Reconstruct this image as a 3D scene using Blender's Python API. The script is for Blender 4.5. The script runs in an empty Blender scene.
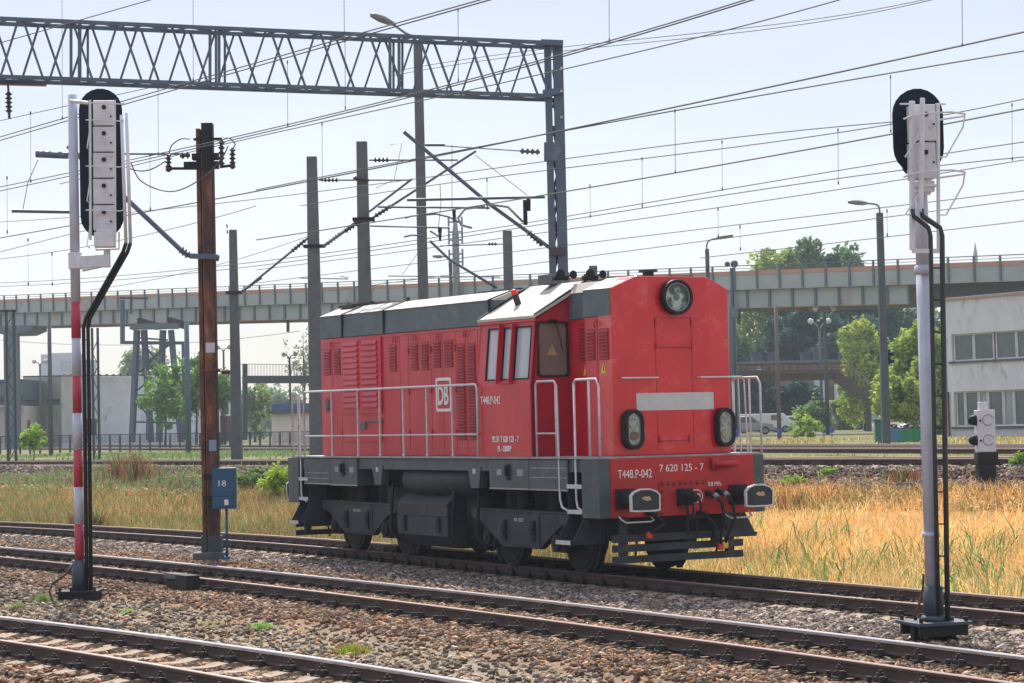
import bpy, math, random
import numpy as np
from mathutils import Vector, Matrix
random.seed(7); rng = np.random.default_rng(7)
R_ = math.radians
sc = bpy.context.scene
col = sc.collection

# ------------------------------------------------------------------ camera, world, sun
F_PX, PITCH, ROLL, EYE = 2151.33, 0.0395315, -0.0230405, 2.3546
def _axes():
    r = Vector((1, 0, 0)); d = Vector((0, math.cos(PITCH), math.sin(PITCH))); u = Vector((0, -math.sin(PITCH), math.cos(PITCH)))
    c, s = math.cos(ROLL), math.sin(ROLL)
    return c*r + s*u, -s*r + c*u, d
AR, AU, AD = _axes()
CAM = Vector((0, 0, EYE))
cd = bpy.data.cameras.new('camera'); cam = bpy.data.objects.new('camera', cd); col.objects.link(cam)
cd.sensor_width = 36; cd.lens = 36*F_PX/1024; cd.clip_end = 9000; cd.clip_start = .5
m = Matrix((AR, AU, -AD)).transposed().to_4x4(); m.translation = CAM; cam.matrix_world = m
sc.camera = cam
SUN_EL, SUN_DIR = 50, Vector((-.12, .99, 0)).normalized()
w = bpy.data.worlds.new('World'); sc.world = w; w.use_nodes = True
nt = w.node_tree; bg = nt.nodes['Background']
sky = nt.nodes.new('ShaderNodeTexSky'); sky.sky_type = 'NISHITA'; sky.sun_disc = False
sky.sun_elevation = R_(SUN_EL); sky.sun_rotation = math.atan2(SUN_DIR.x, SUN_DIR.y)
sky.air_density = 1.0; sky.dust_density = .8; sky.ozone_density = 1.0
# pale haze over the clear sky; unseen upper sky brightened to fill the shaded sides
_tc = nt.nodes.new('ShaderNodeTexCoord'); _sx = nt.nodes.new('ShaderNodeSeparateXYZ'); nt.links.new(_tc.outputs['Generated'], _sx.inputs[0])
_cr = nt.nodes.new('ShaderNodeValToRGB'); nt.links.new(_sx.outputs[2], _cr.inputs[0]); _e = _cr.color_ramp.elements
_e[0].position = .0; _e[0].color = (.325, .31, .32, 1); _e[1].position = .9; _e[1].color = (.62, .62, .70, 1)
for _p, _c in ((.07, (.325, .308, .322)), (.20, (.285, .265, .278)), (.42, (.47, .48, .56))):
    _q = _e.new(_p); _q.color = (*_c, 1)
_no = nt.nodes.new('ShaderNodeTexNoise'); _no.inputs['Scale'].default_value = 2.2; _no.inputs['Detail'].default_value = 7; _mp = nt.nodes.new('ShaderNodeMapping'); _mp.inputs['Scale'].default_value = (1, 1, 7)
nt.links.new(_tc.outputs['Generated'], _mp.inputs[0]); nt.links.new(_mp.outputs[0], _no.inputs[0])
_mr = nt.nodes.new('ShaderNodeMapRange'); _mr.inputs[1].default_value = .45; _mr.inputs[2].default_value = .8; _mr.inputs[3].default_value = 1.0; _mr.inputs[4].default_value = 1.28; nt.links.new(_no.outputs[0], _mr.inputs[0])
_vm = nt.nodes.new('ShaderNodeVectorMath'); _vm.operation = 'SCALE'; nt.links.new(_cr.outputs[0], _vm.inputs[0]); nt.links.new(_mr.outputs[0], _vm.inputs[3])
_v2 = nt.nodes.new('ShaderNodeVectorMath'); _v2.operation = 'SCALE'; nt.links.new(_vm.outputs[0], _v2.inputs[0]); _v2.inputs[3].default_value = 1/.05
_ad = nt.nodes.new('ShaderNodeVectorMath'); _ad.operation = 'ADD'; nt.links.new(sky.outputs[0], _ad.inputs[0]); nt.links.new(_v2.outputs[0], _ad.inputs[1])
nt.links.new(_ad.outputs[0], bg.inputs[0]); bg.inputs[1].default_value = .05
sl = bpy.data.lights.new('sun', 'SUN'); sl.energy = 5.0; sl.angle = R_(.6); sl.color = (1, .93, .84)
so = bpy.data.objects.new('sun', sl); col.objects.link(so)
sdir = (SUN_DIR*math.cos(R_(SUN_EL)) + Vector((0, 0, math.sin(R_(SUN_EL)))))
so.rotation_euler = sdir.to_track_quat('Z', 'Y').to_euler(); so.location = (0, 0, 40)
sc.view_settings.view_transform = 'Standard'; sc.view_settings.look = 'None'
sc.view_settings.exposure = .47; sc.view_settings.gamma = 1

# ------------------------------------------------------------------ survey helpers (turn a bearing and a distance into a point)
def ray(u, v): return AR*((u-512)/F_PX) - AU*((v-341.5)/F_PX) + AD
def wp(u, v, D): return CAM + ray(u, v)*D
def project(P):
    q = Vector(P)-CAM; z = q.dot(AD)
    return 512+F_PX*q.dot(AR)/z, 341.5-F_PX*q.dot(AU)/z
def on_ground(u, v, z):
    r = ray(u, v); return CAM + r*((z-EYE)/r.z)
def height_at(P, v):                       # height over P's spot that shows at row v
    a, b = -5., 80.
    for _ in range(50):
        c = (a+b)/2
        if project((P.x, P.y, c))[1] > v: a = c
        else: b = c
    return c
LX, LY, LA = -.3402, 38.8323, .484337
EX = Vector((math.sin(LA), -math.cos(LA), 0)); EY = Vector((math.cos(LA), math.sin(LA), 0))
LO = Vector((LX, LY, 0))
def lw(x, y, z=0): return LO + EX*x + EY*y + Vector((0, 0, z))

# ------------------------------------------------------------------ materials
MATS = {}
def mat(name, c1, c2=None, rough=.6, metal=0, scale=6, detail=6, bump=0, bscale=None, spec=.5, mixlo=.35, mixhi=.65, stretch=None, trans=0, c3=None, s3=2., obj=True, alpha=None, coat=0):
    if name in MATS: return MATS[name]
    M = bpy.data.materials.new(name); M.use_nodes = True; n = M.node_tree.nodes; L = M.node_tree.links
    P = n['Principled BSDF']; P.inputs['Roughness'].default_value = rough; P.inputs['Metallic'].default_value = metal
    P.inputs['Specular IOR Level'].default_value = spec
    if coat: P.inputs['Coat Weight'].default_value = coat; P.inputs['Coat Roughness'].default_value = .15
    P.inputs['Base Color'].default_value = (*c1, 1)
    tc = n.new('ShaderNodeTexCoord'); mp = n.new('ShaderNodeMapping'); L.new(tc.outputs['Object'], mp.inputs[0])
    if stretch: mp.inputs['Scale'].default_value = stretch
    outc = None
    if c2:
        no = n.new('ShaderNodeTexNoise'); no.inputs['Scale'].default_value = scale; no.inputs['Detail'].default_value = detail; no.inputs['Roughness'].default_value = .65
        L.new(mp.outputs[0], no.inputs[0])
        r = n.new('ShaderNodeMapRange'); r.inputs[1].default_value = mixlo; r.inputs[2].default_value = mixhi; L.new(no.outputs[0], r.inputs[0])
        mx = n.new('ShaderNodeMix'); mx.data_type = 'RGBA'; mx.inputs[6].default_value = (*c1, 1); mx.inputs[7].default_value = (*c2, 1)
        L.new(r.outputs[0], mx.inputs[0]); outc = mx.outputs[2]
        if c3:
            no2 = n.new('ShaderNodeTexNoise'); no2.inputs['Scale'].default_value = s3; no2.inputs['Detail'].default_value = 8; no2.inputs['Roughness'].default_value = .7
            L.new(mp.outputs[0], no2.inputs[0]); r2 = n.new('ShaderNodeMapRange'); r2.inputs[1].default_value = .55; r2.inputs[2].default_value = .7; L.new(no2.outputs[0], r2.inputs[0])
            m2 = n.new('ShaderNodeMix'); m2.data_type = 'RGBA'; L.new(outc, m2.inputs[6]); m2.inputs[7].default_value = (*c3, 1); L.new(r2.outputs[0], m2.inputs[0]); outc = m2.outputs[2]
        L.new(outc, P.inputs['Base Color'])
        rr = n.new('ShaderNodeMapRange'); rr.inputs[3].default_value = max(0, rough-.1); rr.inputs[4].default_value = min(1, rough+.12); L.new(no.outputs[0], rr.inputs[0]); L.new(rr.outputs[0], P.inputs['Roughness'])
    if bump:
        nb = n.new('ShaderNodeTexNoise'); nb.inputs['Scale'].default_value = bscale or scale*3; nb.inputs['Detail'].default_value = 4; L.new(mp.outputs[0], nb.inputs[0])
        B = n.new('ShaderNodeBump'); B.inputs['Strength'].default_value = bump; B.inputs['Distance'].default_value = .02; L.new(nb.outputs[0], B.inputs['Height']); L.new(B.outputs[0], P.inputs['Normal'])
    if trans:
        T = n.new('ShaderNodeBsdfTranslucent'); ms = n.new('ShaderNodeMixShader'); ms.inputs[0].default_value = trans
        T.inputs[0].default_value = (*c1, 1)
        if outc: L.new(outc, T.inputs[0])
        L.new(P.outputs[0], ms.inputs[1]); L.new(T.outputs[0], ms.inputs[2]); L.new(ms.outputs[0], n['Material Output'].inputs[0])
    MATS[name] = M; return M
def attr_mat(name, rough=.85, trans=0, bump=0, spec=.3):
    M = bpy.data.materials.new(name); M.use_nodes = True; n = M.node_tree.nodes; L = M.node_tree.links
    P = n['Principled BSDF']; P.inputs['Roughness'].default_value = rough; P.inputs['Specular IOR Level'].default_value = spec
    a = n.new('ShaderNodeAttribute'); a.attribute_name = 'tone'; L.new(a.outputs[0], P.inputs['Base Color'])
    if trans:
        T = n.new('ShaderNodeBsdfTranslucent'); ms = n.new('ShaderNodeMixShader'); ms.inputs[0].default_value = trans
        L.new(a.outputs[0], T.inputs[0]); L.new(P.outputs[0], ms.inputs[1]); L.new(T.outputs[0], ms.inputs[2]); L.new(ms.outputs[0], n['Material Output'].inputs[0])
    MATS[name] = M; return M
def glass_mat(name, tint=(.75, .85, .85), alpha=.35, rough=.05):
    M = bpy.data.materials.new(name); M.use_nodes = True; n = M.node_tree.nodes; L = M.node_tree.links
    P = n['Principled BSDF']; P.inputs['Base Color'].default_value = (.20, .22, .22, 1); P.inputs['Roughness'].default_value = rough; P.inputs['Specular IOR Level'].default_value = .9
    T = n.new('ShaderNodeBsdfTransparent'); T.inputs[0].default_value = (*tint, 1); ms = n.new('ShaderNodeMixShader'); ms.inputs[0].default_value = alpha
    L.new(T.outputs[0], ms.inputs[1]); L.new(P.outputs[0], ms.inputs[2]); L.new(ms.outputs[0], n['Material Output'].inputs[0])
    MATS[name] = M; return M

RED = mat('faded_red_paint', (.54, .007, .028), (.45, .005, .022), rough=.42, scale=2.2, stretch=(1.4, 1.4, .4), c3=(.40, .018, .032), s3=2.2, bump=.25, bscale=2.2, coat=.12)
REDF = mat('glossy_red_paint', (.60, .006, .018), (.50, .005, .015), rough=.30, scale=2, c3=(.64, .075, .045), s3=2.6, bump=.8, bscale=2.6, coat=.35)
REDD = mat('red_louvre_paint', (.36, .012, .025), (.28, .012, .02), rough=.5, scale=5)
REDB = mat('buffer_beam_red', (.46, .012, .014), (.33, .01, .012), rough=.5, scale=2.5, c3=(.30, .03, .03), s3=3, bump=.15)
SLATE = mat('slate_green_paint', (.085, .125, .135), (.065, .10, .11), rough=.55, scale=3, c3=(.13, .17, .17), s3=2.5, bump=.1)
ROOFW = mat('pale_roof_paint', (.50, .475, .43), (.42, .40, .36), rough=.7, scale=2, c3=(.34, .32, .28), s3=1.6, stretch=(1, .3, 1))
FRAMEG = mat('slate_frame_paint', (.058, .080, .090), (.042, .060, .068), rough=.5, scale=3, c3=(.10, .12, .12), s3=4, bump=.15)
UNDER = mat('dusty_underframe', (.032, .040, .046), (.020, .026, .030), rough=.6, scale=3, c3=(.07, .07, .066), s3=4, bump=.2, spec=.35)
DARK = mat('oily_dark_iron', (.013, .014, .016), (.022, .020, .019), rough=.65, scale=6, bump=.3, spec=.25)
DECK = mat('walkway_edge', (.34, .35, .35), (.2, .21, .21), rough=.6, scale=5)
RAILW = mat('handrail_paint', (.60, .60, .62), (.45, .44, .46), rough=.45, scale=8)
WHITE = mat('white_lettering', (.75, .75, .73), rough=.6)
STRIPE = mat('grey_white_stripe', (.52, .53, .53), (.44, .45, .45), rough=.5, scale=6)
BLACK = mat('black_rubber', (.015, .015, .017), rough=.6, spec=.25)
BLACKP = mat('black_board_paint', (.004, .011, .022), rough=.6, spec=.2)
BLUEB = mat('blue_box_paint', (.012, .085, .17), (.010, .07, .14), rough=.45, scale=3)
SIGW = mat('signal_white_paint', (.62, .63, .66), (.52, .53, .57), rough=.5, scale=4, c3=(.42, .40, .38), s3=5)
MASTW = mat('mast_white_paint', (.44, .46, .54), (.38, .39, .47), rough=.45, scale=5)
MASTR = mat('mast_red_paint', (.42, .028, .055), (.34, .025, .045), rough=.5, scale=5)
SOCK = mat('mast_socket_paint', (.045, .065, .085), (.035, .05, .06), rough=.6, scale=6)
STEELB = mat('blue_grey_steel', (.08, .12, .17), (.065, .095, .14), rough=.55, scale=2, c3=(.14, .17, .2), s3=3)
CONC = mat('old_concrete', (.13, .14, .15), (.10, .11, .12), rough=.85, scale=4, c3=(.10, .11, .11), s3=2, bump=.3)
CONCD = mat('dark_concrete', (.10, .11, .115), (.075, .085, .09), rough=.85, scale=4, bump=.3)
RUST = mat('rusty_painted_steel', (.045, .026, .025), (.17, .065, .032), rough=.85, scale=3.2, detail=10, mixlo=.42, mixhi=.58, stretch=(1, 1, .35), c3=(.30, .17, .11), s3=3.2, bump=.4)
RUSTC = mat('rust_streaked_edge', (.30, .15, .07), (.14, .07, .04), rough=.9, scale=5, stretch=(1, 1, .3))
WIREM = mat('weathered_copper_wire', (.085, .10, .085), rough=.5, metal=.0)
WIRED = mat('dark_wire', (.045, .055, .065), rough=.6)
RAILS = mat('rusty_rail_side', (.085, .050, .040), (.058, .038, .031), rough=.85, scale=9, bump=.2)
RAILT = mat('polished_rail_head', (.62, .62, .64), (.5, .49, .5), rough=.28, metal=.85, scale=5, stretch=(1, 1, 1))
RAILT2 = mat('dull_rail_head', (.30, .22, .19), (.24, .17, .14), rough=.42, metal=.6, scale=7)
SLEEP = mat('concrete_sleeper', (.33, .25, .175), (.22, .165, .12), rough=.9, scale=6, bump=.4)
CLIP = mat('rusty_fastening', (.016, .012, .011), (.03, .02, .016), rough=.8, scale=15)
GIRD = mat('viaduct_grey_green', (.36, .40, .375), (.30, .34, .33), rough=.75, scale=.4, c3=(.30, .22, .16), s3=.42)
GIRDR = mat('viaduct_rust_edge', (.55, .22, .13), (.36, .30, .26), rough=.9, scale=.8)
GIRDS = mat('viaduct_stiffener_grey', (.13, .17, .185), (.11, .14, .16), rough=.75, scale=.6)
PLAST = mat('pale_render_wall', (.66, .64, .66), (.55, .535, .56), rough=.9, scale=.7, c3=(.34, .33, .34), s3=1.3, stretch=(1, 1, .5))
PLAST2 = mat('stained_white_wall', (.78, .78, .83), (.62, .62, .68), rough=.9, scale=.45, c3=(.33, .34, .40), s3=.5)
PLAST3 = mat('cream_wall', (.64, .59, .50), (.55, .50, .43), rough=.9, scale=.4)
BROWN = mat('brown_brick_wall', (.23, .155, .10), (.19, .13, .09), rough=.9, scale=1)
FRAMEW = mat('window_frame_paint', (.62, .62, .61), (.45, .44, .43), rough=.7, scale=3)
GLASSD = mat('dim_window_glass', (.05, .075, .075), (.09, .12, .115), rough=.12, scale=.8, spec=.8)
MAROON = mat('maroon_gate', (.13, .035, .05), rough=.7)
TAR = mat('tar_roof', (.10, .09, .09), rough=.9)
BLUEF = mat('blue_fascia', (.05, .10, .19), rough=.6)
GREENM = mat('green_skip_paint', (.03, .23, .09), rough=.6)
BLUES = mat('blue_skip_paint', (.08, .2, .33), rough=.6)
CERAM = mat('insulator_brown', (.05, .035, .04), rough=.3)
ALU = mat('pale_galvanised', (.26, .28, .30), (.2, .21, .23), rough=.5, metal=.3, scale=4)
YEL = mat('warning_yellow', (.65, .45, .03), rough=.6)
ORG = mat('tap_red', (.55, .04, .03), rough=.5)
BARK = mat('bark', (.075, .06, .05), (.05, .042, .036), rough=.95, scale=5)
LENS = mat('lamp_reflector', (.80, .80, .76), (.38, .40, .38), rough=.2, metal=.25, scale=14, detail=2)
LAMPR = mat('red_lamp_lens', (.25, .06, .04), rough=.2, spec=.8)
LAMPW = mat('white_lamp_lens', (.55, .45, .32), rough=.2, spec=.8)
BEACON = mat('beacon_red', (.85, .03, .06), rough=.35)
GLASS = glass_mat('cab_glass', (.80, .88, .88), .42)
GLASSL = glass_mat('lamp_glass', (.92, .95, .93), .12)
GLASSS = glass_mat('sky_pale_side_glass', (.8, .88, .9), .6); GLASSS.node_tree.nodes['Principled BSDF'].inputs['Base Color'].default_value = (.66, .74, .78, 1)  # pale base colour stands in for sky reflected in the side panes
GLASSW = glass_mat('dusty_windscreen', (.85, .85, .8), .42); GLASSW.node_tree.nodes['Principled BSDF'].inputs['Base Color'].default_value = (.46, .42, .36, 1)
CABIN = mat('cab_interior', (.30, .28, .25), (.24, .22, .2), rough=.8, scale=3)
WORN = mat('bright_wear_mark', (.55, .42, .27), (.3, .22, .15), rough=.4, metal=.5, scale=20)
LEAF = attr_mat('leaf', .6, .45); BLADE = attr_mat('grass_blade', .8, .5); STONE = attr_mat('ballast_stone', .9, 0, 0, .25)

# ------------------------------------------------------------------ mesh builder
def base_of(o):
    v = Vector((0, 0, 0))
    while o is not None: v += o.location; o = o.parent
    return v
class MB:
    def __init__(s, xf=None): s.v = []; s.f = []; s.xf = xf
    def add(s, vs, fs):
        b = len(s.v); s.v += [Vector(p) for p in vs]; s.f += [tuple(i+b for i in f) for f in fs]; return s
    def box(s, x0, x1, y0, y1, z0, z1):
        return s.add([(x, y, z) for z in (z0, z1) for y in (y0, y1) for x in (x0, x1)], [(0, 2, 3, 1), (4, 5, 7, 6), (0, 1, 5, 4), (2, 6, 7, 3), (0, 4, 6, 2), (1, 3, 7, 5)])
    def obox(s, c, ax, ay, az):            # centre and three half-axis vectors
        c = Vector(c); ax, ay, az = Vector(ax), Vector(ay), Vector(az)
        return s.add([c+ax*i+ay*j+az*k for k in (-1, 1) for j in (-1, 1) for i in (-1, 1)], [(0, 2, 3, 1), (4, 5, 7, 6), (0, 1, 5, 4), (2, 6, 7, 3), (0, 4, 6, 2), (1, 3, 7, 5)])
    def beam(s, a, b, w, h=None, up=(0, 0, 1)):
        a, b = Vector(a), Vector(b); d = b-a
        if d.length < 1e-6: return s
        sd = d.cross(Vector(up))
        if sd.length < 1e-4: sd = d.cross(Vector((1, 0, 0)))
        sd.normalize(); u2 = sd.cross(d).normalized()
        return s.obox((a+b)/2, d/2, sd*w/2, u2*(h or w)/2)
    def tube(s, pts, r, n=8, caps=True):
        pts = [Vector(p) for p in pts]; rs = r if isinstance(r, (list, tuple)) else [r]*len(pts)
        rings = []; prev = None
        for i, p in enumerate(pts):
            t = (pts[min(i+1, len(pts)-1)]-pts[max(i-1, 0)]).normalized()
            ref = Vector((0, 0, 1)) if abs(t.z) < .9 else Vector((1, 0, 0))
            if prev is not None: ref = prev
            a = t.cross(ref); 
            if a.length < 1e-4: a = t.cross(Vector((0, 1, 0)))
            a.normalize(); b = a.cross(t).normalized(); prev = b
            rings.append([p+(a*math.cos(2*math.pi*k/n)+b*math.sin(2*math.pi*k/n))*rs[i] for k in range(n)])
        vs = [v for g in rings for v in g]; fs = []
        for i in range(len(pts)-1):
            for k in range(n): fs.append((i*n+k, i*n+(k+1) % n, (i+1)*n+(k+1) % n, (i+1)*n+k))
        if caps: fs.append(tuple(range(n))[::-1]); fs.append(tuple((len(pts)-1)*n+k for k in range(n)))
        return s.add(vs, fs)
    def prism(s, poly, axis, a, b):        # poly of 2D points; axis 'x': poly=(y,z); 'y': poly=(x,z); 'z': poly=(x,y)
        def P(q, t): return (t, q[0], q[1]) if axis == 'x' else (q[0], t, q[1]) if axis == 'y' else (q[0], q[1], t)
        n = len(poly)
        return s.add([P(q, a) for q in poly]+[P(q, b) for q in poly], [tuple(range(n)), tuple(range(2*n-1, n-1, -1))]+[(i, i+n, (i+1) % n+n, (i+1) % n) for i in range(n)])
    def ball(s, c, r, n=8, sz=1):
        c = Vector(c); pts = [c+Vector((0, 0, r*sz*math.sin(t))) for t in np.linspace(-1.5, 1.5, n)]
        return s.tube(pts, [max(.001, r*math.cos(t)) for t in np.linspace(-1.5, 1.5, n)], n+2)
    def build(s, name, material=None, parent=None, local=False, smooth=False, bevel=0, kind=None, seg=2):
        me = bpy.data.meshes.new(name); off = Vector((0, 0, 0)) if (local or parent is None) else base_of(parent)
        vs = [v-off for v in s.v]
        if s.xf: vs = [s.xf(v) for v in vs]
        me.from_pydata(vs, [], s.f); me.update()
        import bmesh
        bm = bmesh.new(); bm.from_mesh(me); bmesh.ops.recalc_face_normals(bm, faces=bm.faces); bm.to_mesh(me); bm.free()
        if material: me.materials.append(material)
        o = bpy.data.objects.new(name, me); col.objects.link(o)
        if parent: o.parent = parent
        if smooth:
            for p in me.polygons: p.use_smooth = len(p.vertices) == 4
        if bevel:
            b = o.modifiers.new('bevel', 'BEVEL'); b.width = bevel; b.segments = seg; b.limit_method = 'ANGLE'; b.angle_limit = R_(35)
        if kind: o['kind'] = kind
        return o
def tag(o, label, cat, group=None, kind=None):
    o['label'] = label; o['category'] = cat
    if group: o['group'] = group
    if kind: o['kind'] = kind
    return o
def empty(name, loc, label, cat, group=None, rz=0):
    o = bpy.data.objects.new(name, None); col.objects.link(o); o.location = loc; o.rotation_euler = (0, 0, rz); o.empty_display_size = .3
    return tag(o, label, cat, group)
def text(s, size, M, material, parent, name='lettering', width=None, bold=0, extr=.003, xf=None):
    c = bpy.data.curves.new(name, 'FONT'); c.body = s; c.size = size; c.extrude = extr; c.offset = bold; c.resolution_u = 3
    t = bpy.data.objects.new('tmp', c); col.objects.link(t); bpy.context.view_layer.update()
    me = bpy.data.meshes.new_from_object(t.evaluated_get(bpy.context.evaluated_depsgraph_get()))
    bpy.data.objects.remove(t); bpy.data.curves.remove(c)
    xs = [v.co.x for v in me.vertices]; k = (width/(max(xs)-min(xs))) if width else 1
    for v in me.vertices:
        q = M @ Vector(((v.co.x-min(xs))*k, v.co.y, v.co.z)); v.co = xf(q) if xf else q
    me.name = name; me.materials.clear(); me.materials.append(material)
    o = bpy.data.objects.new(name, me); col.objects.link(o); o.parent = parent; return o
def raw_mesh(name, verts, faces_n, nper, material, tones=None, kind=None, parent=None):
    """fast numpy mesh; faces_n (k,nper) indices"""
    me = bpy.data.meshes.new(name); me.vertices.add(len(verts)); me.vertices.foreach_set('co', verts.astype(np.float32).ravel())
    k = len(faces_n); me.loops.add(k*nper); me.loops.foreach_set('vertex_index', faces_n.astype(np.int32).ravel())
    me.polygons.add(k); me.polygons.foreach_set('loop_start', np.arange(0, k*nper, nper, dtype=np.int32))
    try: me.polygons.foreach_set('loop_total', np.full(k, nper, dtype=np.int32))
    except Exception: pass
    if tones is not None:
        a = me.attributes.new('tone', 'FLOAT_COLOR', 'POINT'); a.data.foreach_set('color', np.concatenate([tones, np.ones((len(tones), 1))], 1).astype(np.float32).ravel())
    me.update(calc_edges=True); me.validate(); me.materials.append(material)
    o = bpy.data.objects.new(name, me); col.objects.link(o)
    if parent: o.parent = parent
    if kind: o['kind'] = kind
    return o

# ------------------------------------------------------------------ terrain
BL, BR = np.array([-11., 80.]), np.array([10.2, 52.5])
_bd = (BR-BL)/np.linalg.norm(BR-BL); _bn = np.array([-_bd[1], _bd[0]]); _bn *= np.sign(_bn[1])
def sstep(x): x = np.clip(x, 0, 1); return x*x*(3-2*x)
def loco_c(x):
    x = np.asarray(x, float); d = np.maximum(-4.5-x, 0); e = np.maximum(x-4.5, 0)
    return -.062*d*(d/(d+2.))-.0036*d*d + .03*e*(e/(e+2.))
def mid_c(x):
    x = np.asarray(x, float); x = np.clip(x, -45, 40); return -5.22+.088*x-.0021*x*x
def near_c(x):
    x = np.asarray(x, float); x = np.clip(x, -25, 24); return -12.9+.305*x-.0063*x*x
def lfr(X, Y):
    dx, dy = X-LX, Y-LY
    return dx*EX.x+dy*EX.y, dx*EY.x+dy*EY.y
def ground_z(X, Y):
    X = np.asarray(X, float); Y = np.asarray(Y, float)
    xl, yl = lfr(X, Y); q = yl-loco_c(xl)
    t = (X-BL[0])*_bn[0]+(Y-BL[1])*_bn[1]
    qq = np.maximum(q-2.2, 0); tt = np.maximum(-t-3.1, 0)
    wv = qq/(qq+tt+1e-6)
    z = -.36+sstep(wv)*1.22
    z = np.where(q < 2.2, -.21-.16*sstep((q-1.5)/.7), z)
    zz = .86+.25*sstep((t+3.1)/1.3)
    z = np.where(t > -3.1, zz, z)
    z = np.where(t > 3, 1.11+.19*sstep((t-3)/4), z)
    dm = np.abs(yl-mid_c(xl)); dn = np.abs(yl-near_c(xl))
    lowered = -.21-.09*sstep((np.minimum(dm, dn)-1.5)/.8)
    z = np.where((q < -1.9), np.where(yl < mid_c(xl), lowered, -.21), z)
    z = np.where((yl < near_c(xl)-1.5), -.26-.1*sstep((near_c(xl)-1.5-yl)/2), z)
    return z
def gz(P): return float(ground_z(P[0], P[1]))
def noise2(X, Y, s, seed=0):
    r = np.random.default_rng(seed); o = 0; a = 1; tot = 0
    for k in range(4):
        ang = r.uniform(0, 6.28, 5); ph = r.uniform(0, 6.28, 5); fr = r.uniform(.7, 1.4, 5)*s*2**k
        o = o+a*sum(np.sin(fr[i]*(X*math.cos(ang[i])+Y*math.sin(ang[i]))+ph[i]) for i in range(5))/5; tot += a; a *= .6
    return o/tot
def zone_colour(X, Y):
    """albedo of the soil / ballast by place"""
    xl, yl = lfr(X, Y); q = yl-loco_c(xl); t = (X-BL[0])*_bn[0]+(Y-BL[1])*_bn[1]
    n1 = noise2(X, Y, .9, 3)[..., None]; n2 = noise2(X, Y, 3., 5)[..., None]
    grey = np.array([.225, .18, .15])*(1+.2*n2); brown = np.array([.22, .145, .095])*(1+.3*n2); dirt = np.array([.23, .18, .13])*(1+.25*n1+.2*n2)
    soil = np.array([.40, .27, .12])*(1+.2*n1); grass = np.array([.16, .16, .07])*(1+.2*n1); bal2 = np.array([.15, .13, .12])*(1+.2*n2)
    dm = (yl-mid_c(xl))[..., None]; dn = (yl-near_c(xl))[..., None]
    c = grey*np.ones(X.shape+(1,))
    c = np.where(q[..., None] < -2.6, brown, c)
    wd = sstep((dn-1.2)/.5)*sstep((-dm-1.9+.5*n1)/.5)
    c = np.where(dm < -1.5, c*(1-wd)+dirt*wd, c)
    c = np.where(dn < .0, brown*.95, c)
    c = np.where(q[..., None] > 2.0, soil, c)
    c = np.where(t[..., None] > np.where(X[..., None] < 3, -6.5, -5.2), bal2*np.array([1.15, 1.0, .85]), c)
    c = np.where(t[..., None] > 4.5, grass, c)
    return np.clip(c, .01, 1)
ys = [6.]
while ys[-1] < 3500:
    y = ys[-1]; ys.append(y+(max(.22, y*.008) if y < 110 else y*.06))
ys = np.array([-60, -20, -5, 2]+ys); ss = np.concatenate([np.linspace(-2.5, -.32, 14), np.linspace(-.3, .3, 260), np.linspace(.32, 2.5, 14)])
GY, GS = np.meshgrid(ys, ss, indexing='ij'); GX = GS*np.maximum(GY, 25.)
GZ = ground_z(GX, GY)+noise2(GX, GY, 1.3, 9)*.010*(GY < 120)
V = np.stack([GX, GY, GZ], -1).reshape(-1, 3); nr, ncn = GX.shape
ii = (np.arange(nr-1)[:, None]*ncn+np.arange(ncn-1)[None]).ravel(); Fq = np.stack([ii, ii+1, ii+ncn+1, ii+ncn], 1)
def ground_mat():
    M = bpy.data.materials.new('ballast_and_soil'); M.use_nodes = True; n = M.node_tree.nodes; L = M.node_tree.links
    P = n['Principled BSDF']; P.inputs['Roughness'].default_value = .95; P.inputs['Specular IOR Level'].default_value = .2
    a = n.new('ShaderNodeAttribute'); a.attribute_name = 'tone'; tc = n.new('ShaderNodeTexCoord')
    vo = n.new('ShaderNodeTexVoronoi'); vo.inputs['Scale'].default_value = 34; L.new(tc.outputs['Object'], vo.inputs[0])
    hs = n.new('ShaderNodeSeparateColor'); L.new(vo.outputs['Color'], hs.inputs[0])
    mr = n.new('ShaderNodeMapRange'); mr.inputs[3].default_value = .4; mr.inputs[4].default_value = 1.45; L.new(hs.outputs[0], mr.inputs[0])
    vm = n.new('ShaderNodeVectorMath'); vm.operation = 'SCALE'; L.new(a.outputs[0], vm.inputs[0]); L.new(mr.outputs[0], vm.inputs[3]); L.new(vm.outputs[0], P.inputs['Base Color'])
    iv = n.new('ShaderNodeMath'); iv.operation = 'SUBTRACT'; iv.inputs[0].default_value = 1; L.new(vo.outputs['Distance'], iv.inputs[1])
    B = n.new('ShaderNodeBump'); B.inputs['Strength'].default_value = .8; B.inputs['Distance'].default_value = .012; L.new(iv.outputs[0], B.inputs['Height']); L.new(B.outputs[0], P.inputs['Normal'])
    return M
raw_mesh('ground', V, Fq, 4, ground_mat(), zone_colour(GX, GY).reshape(-1, 3), kind='structure')

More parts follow.
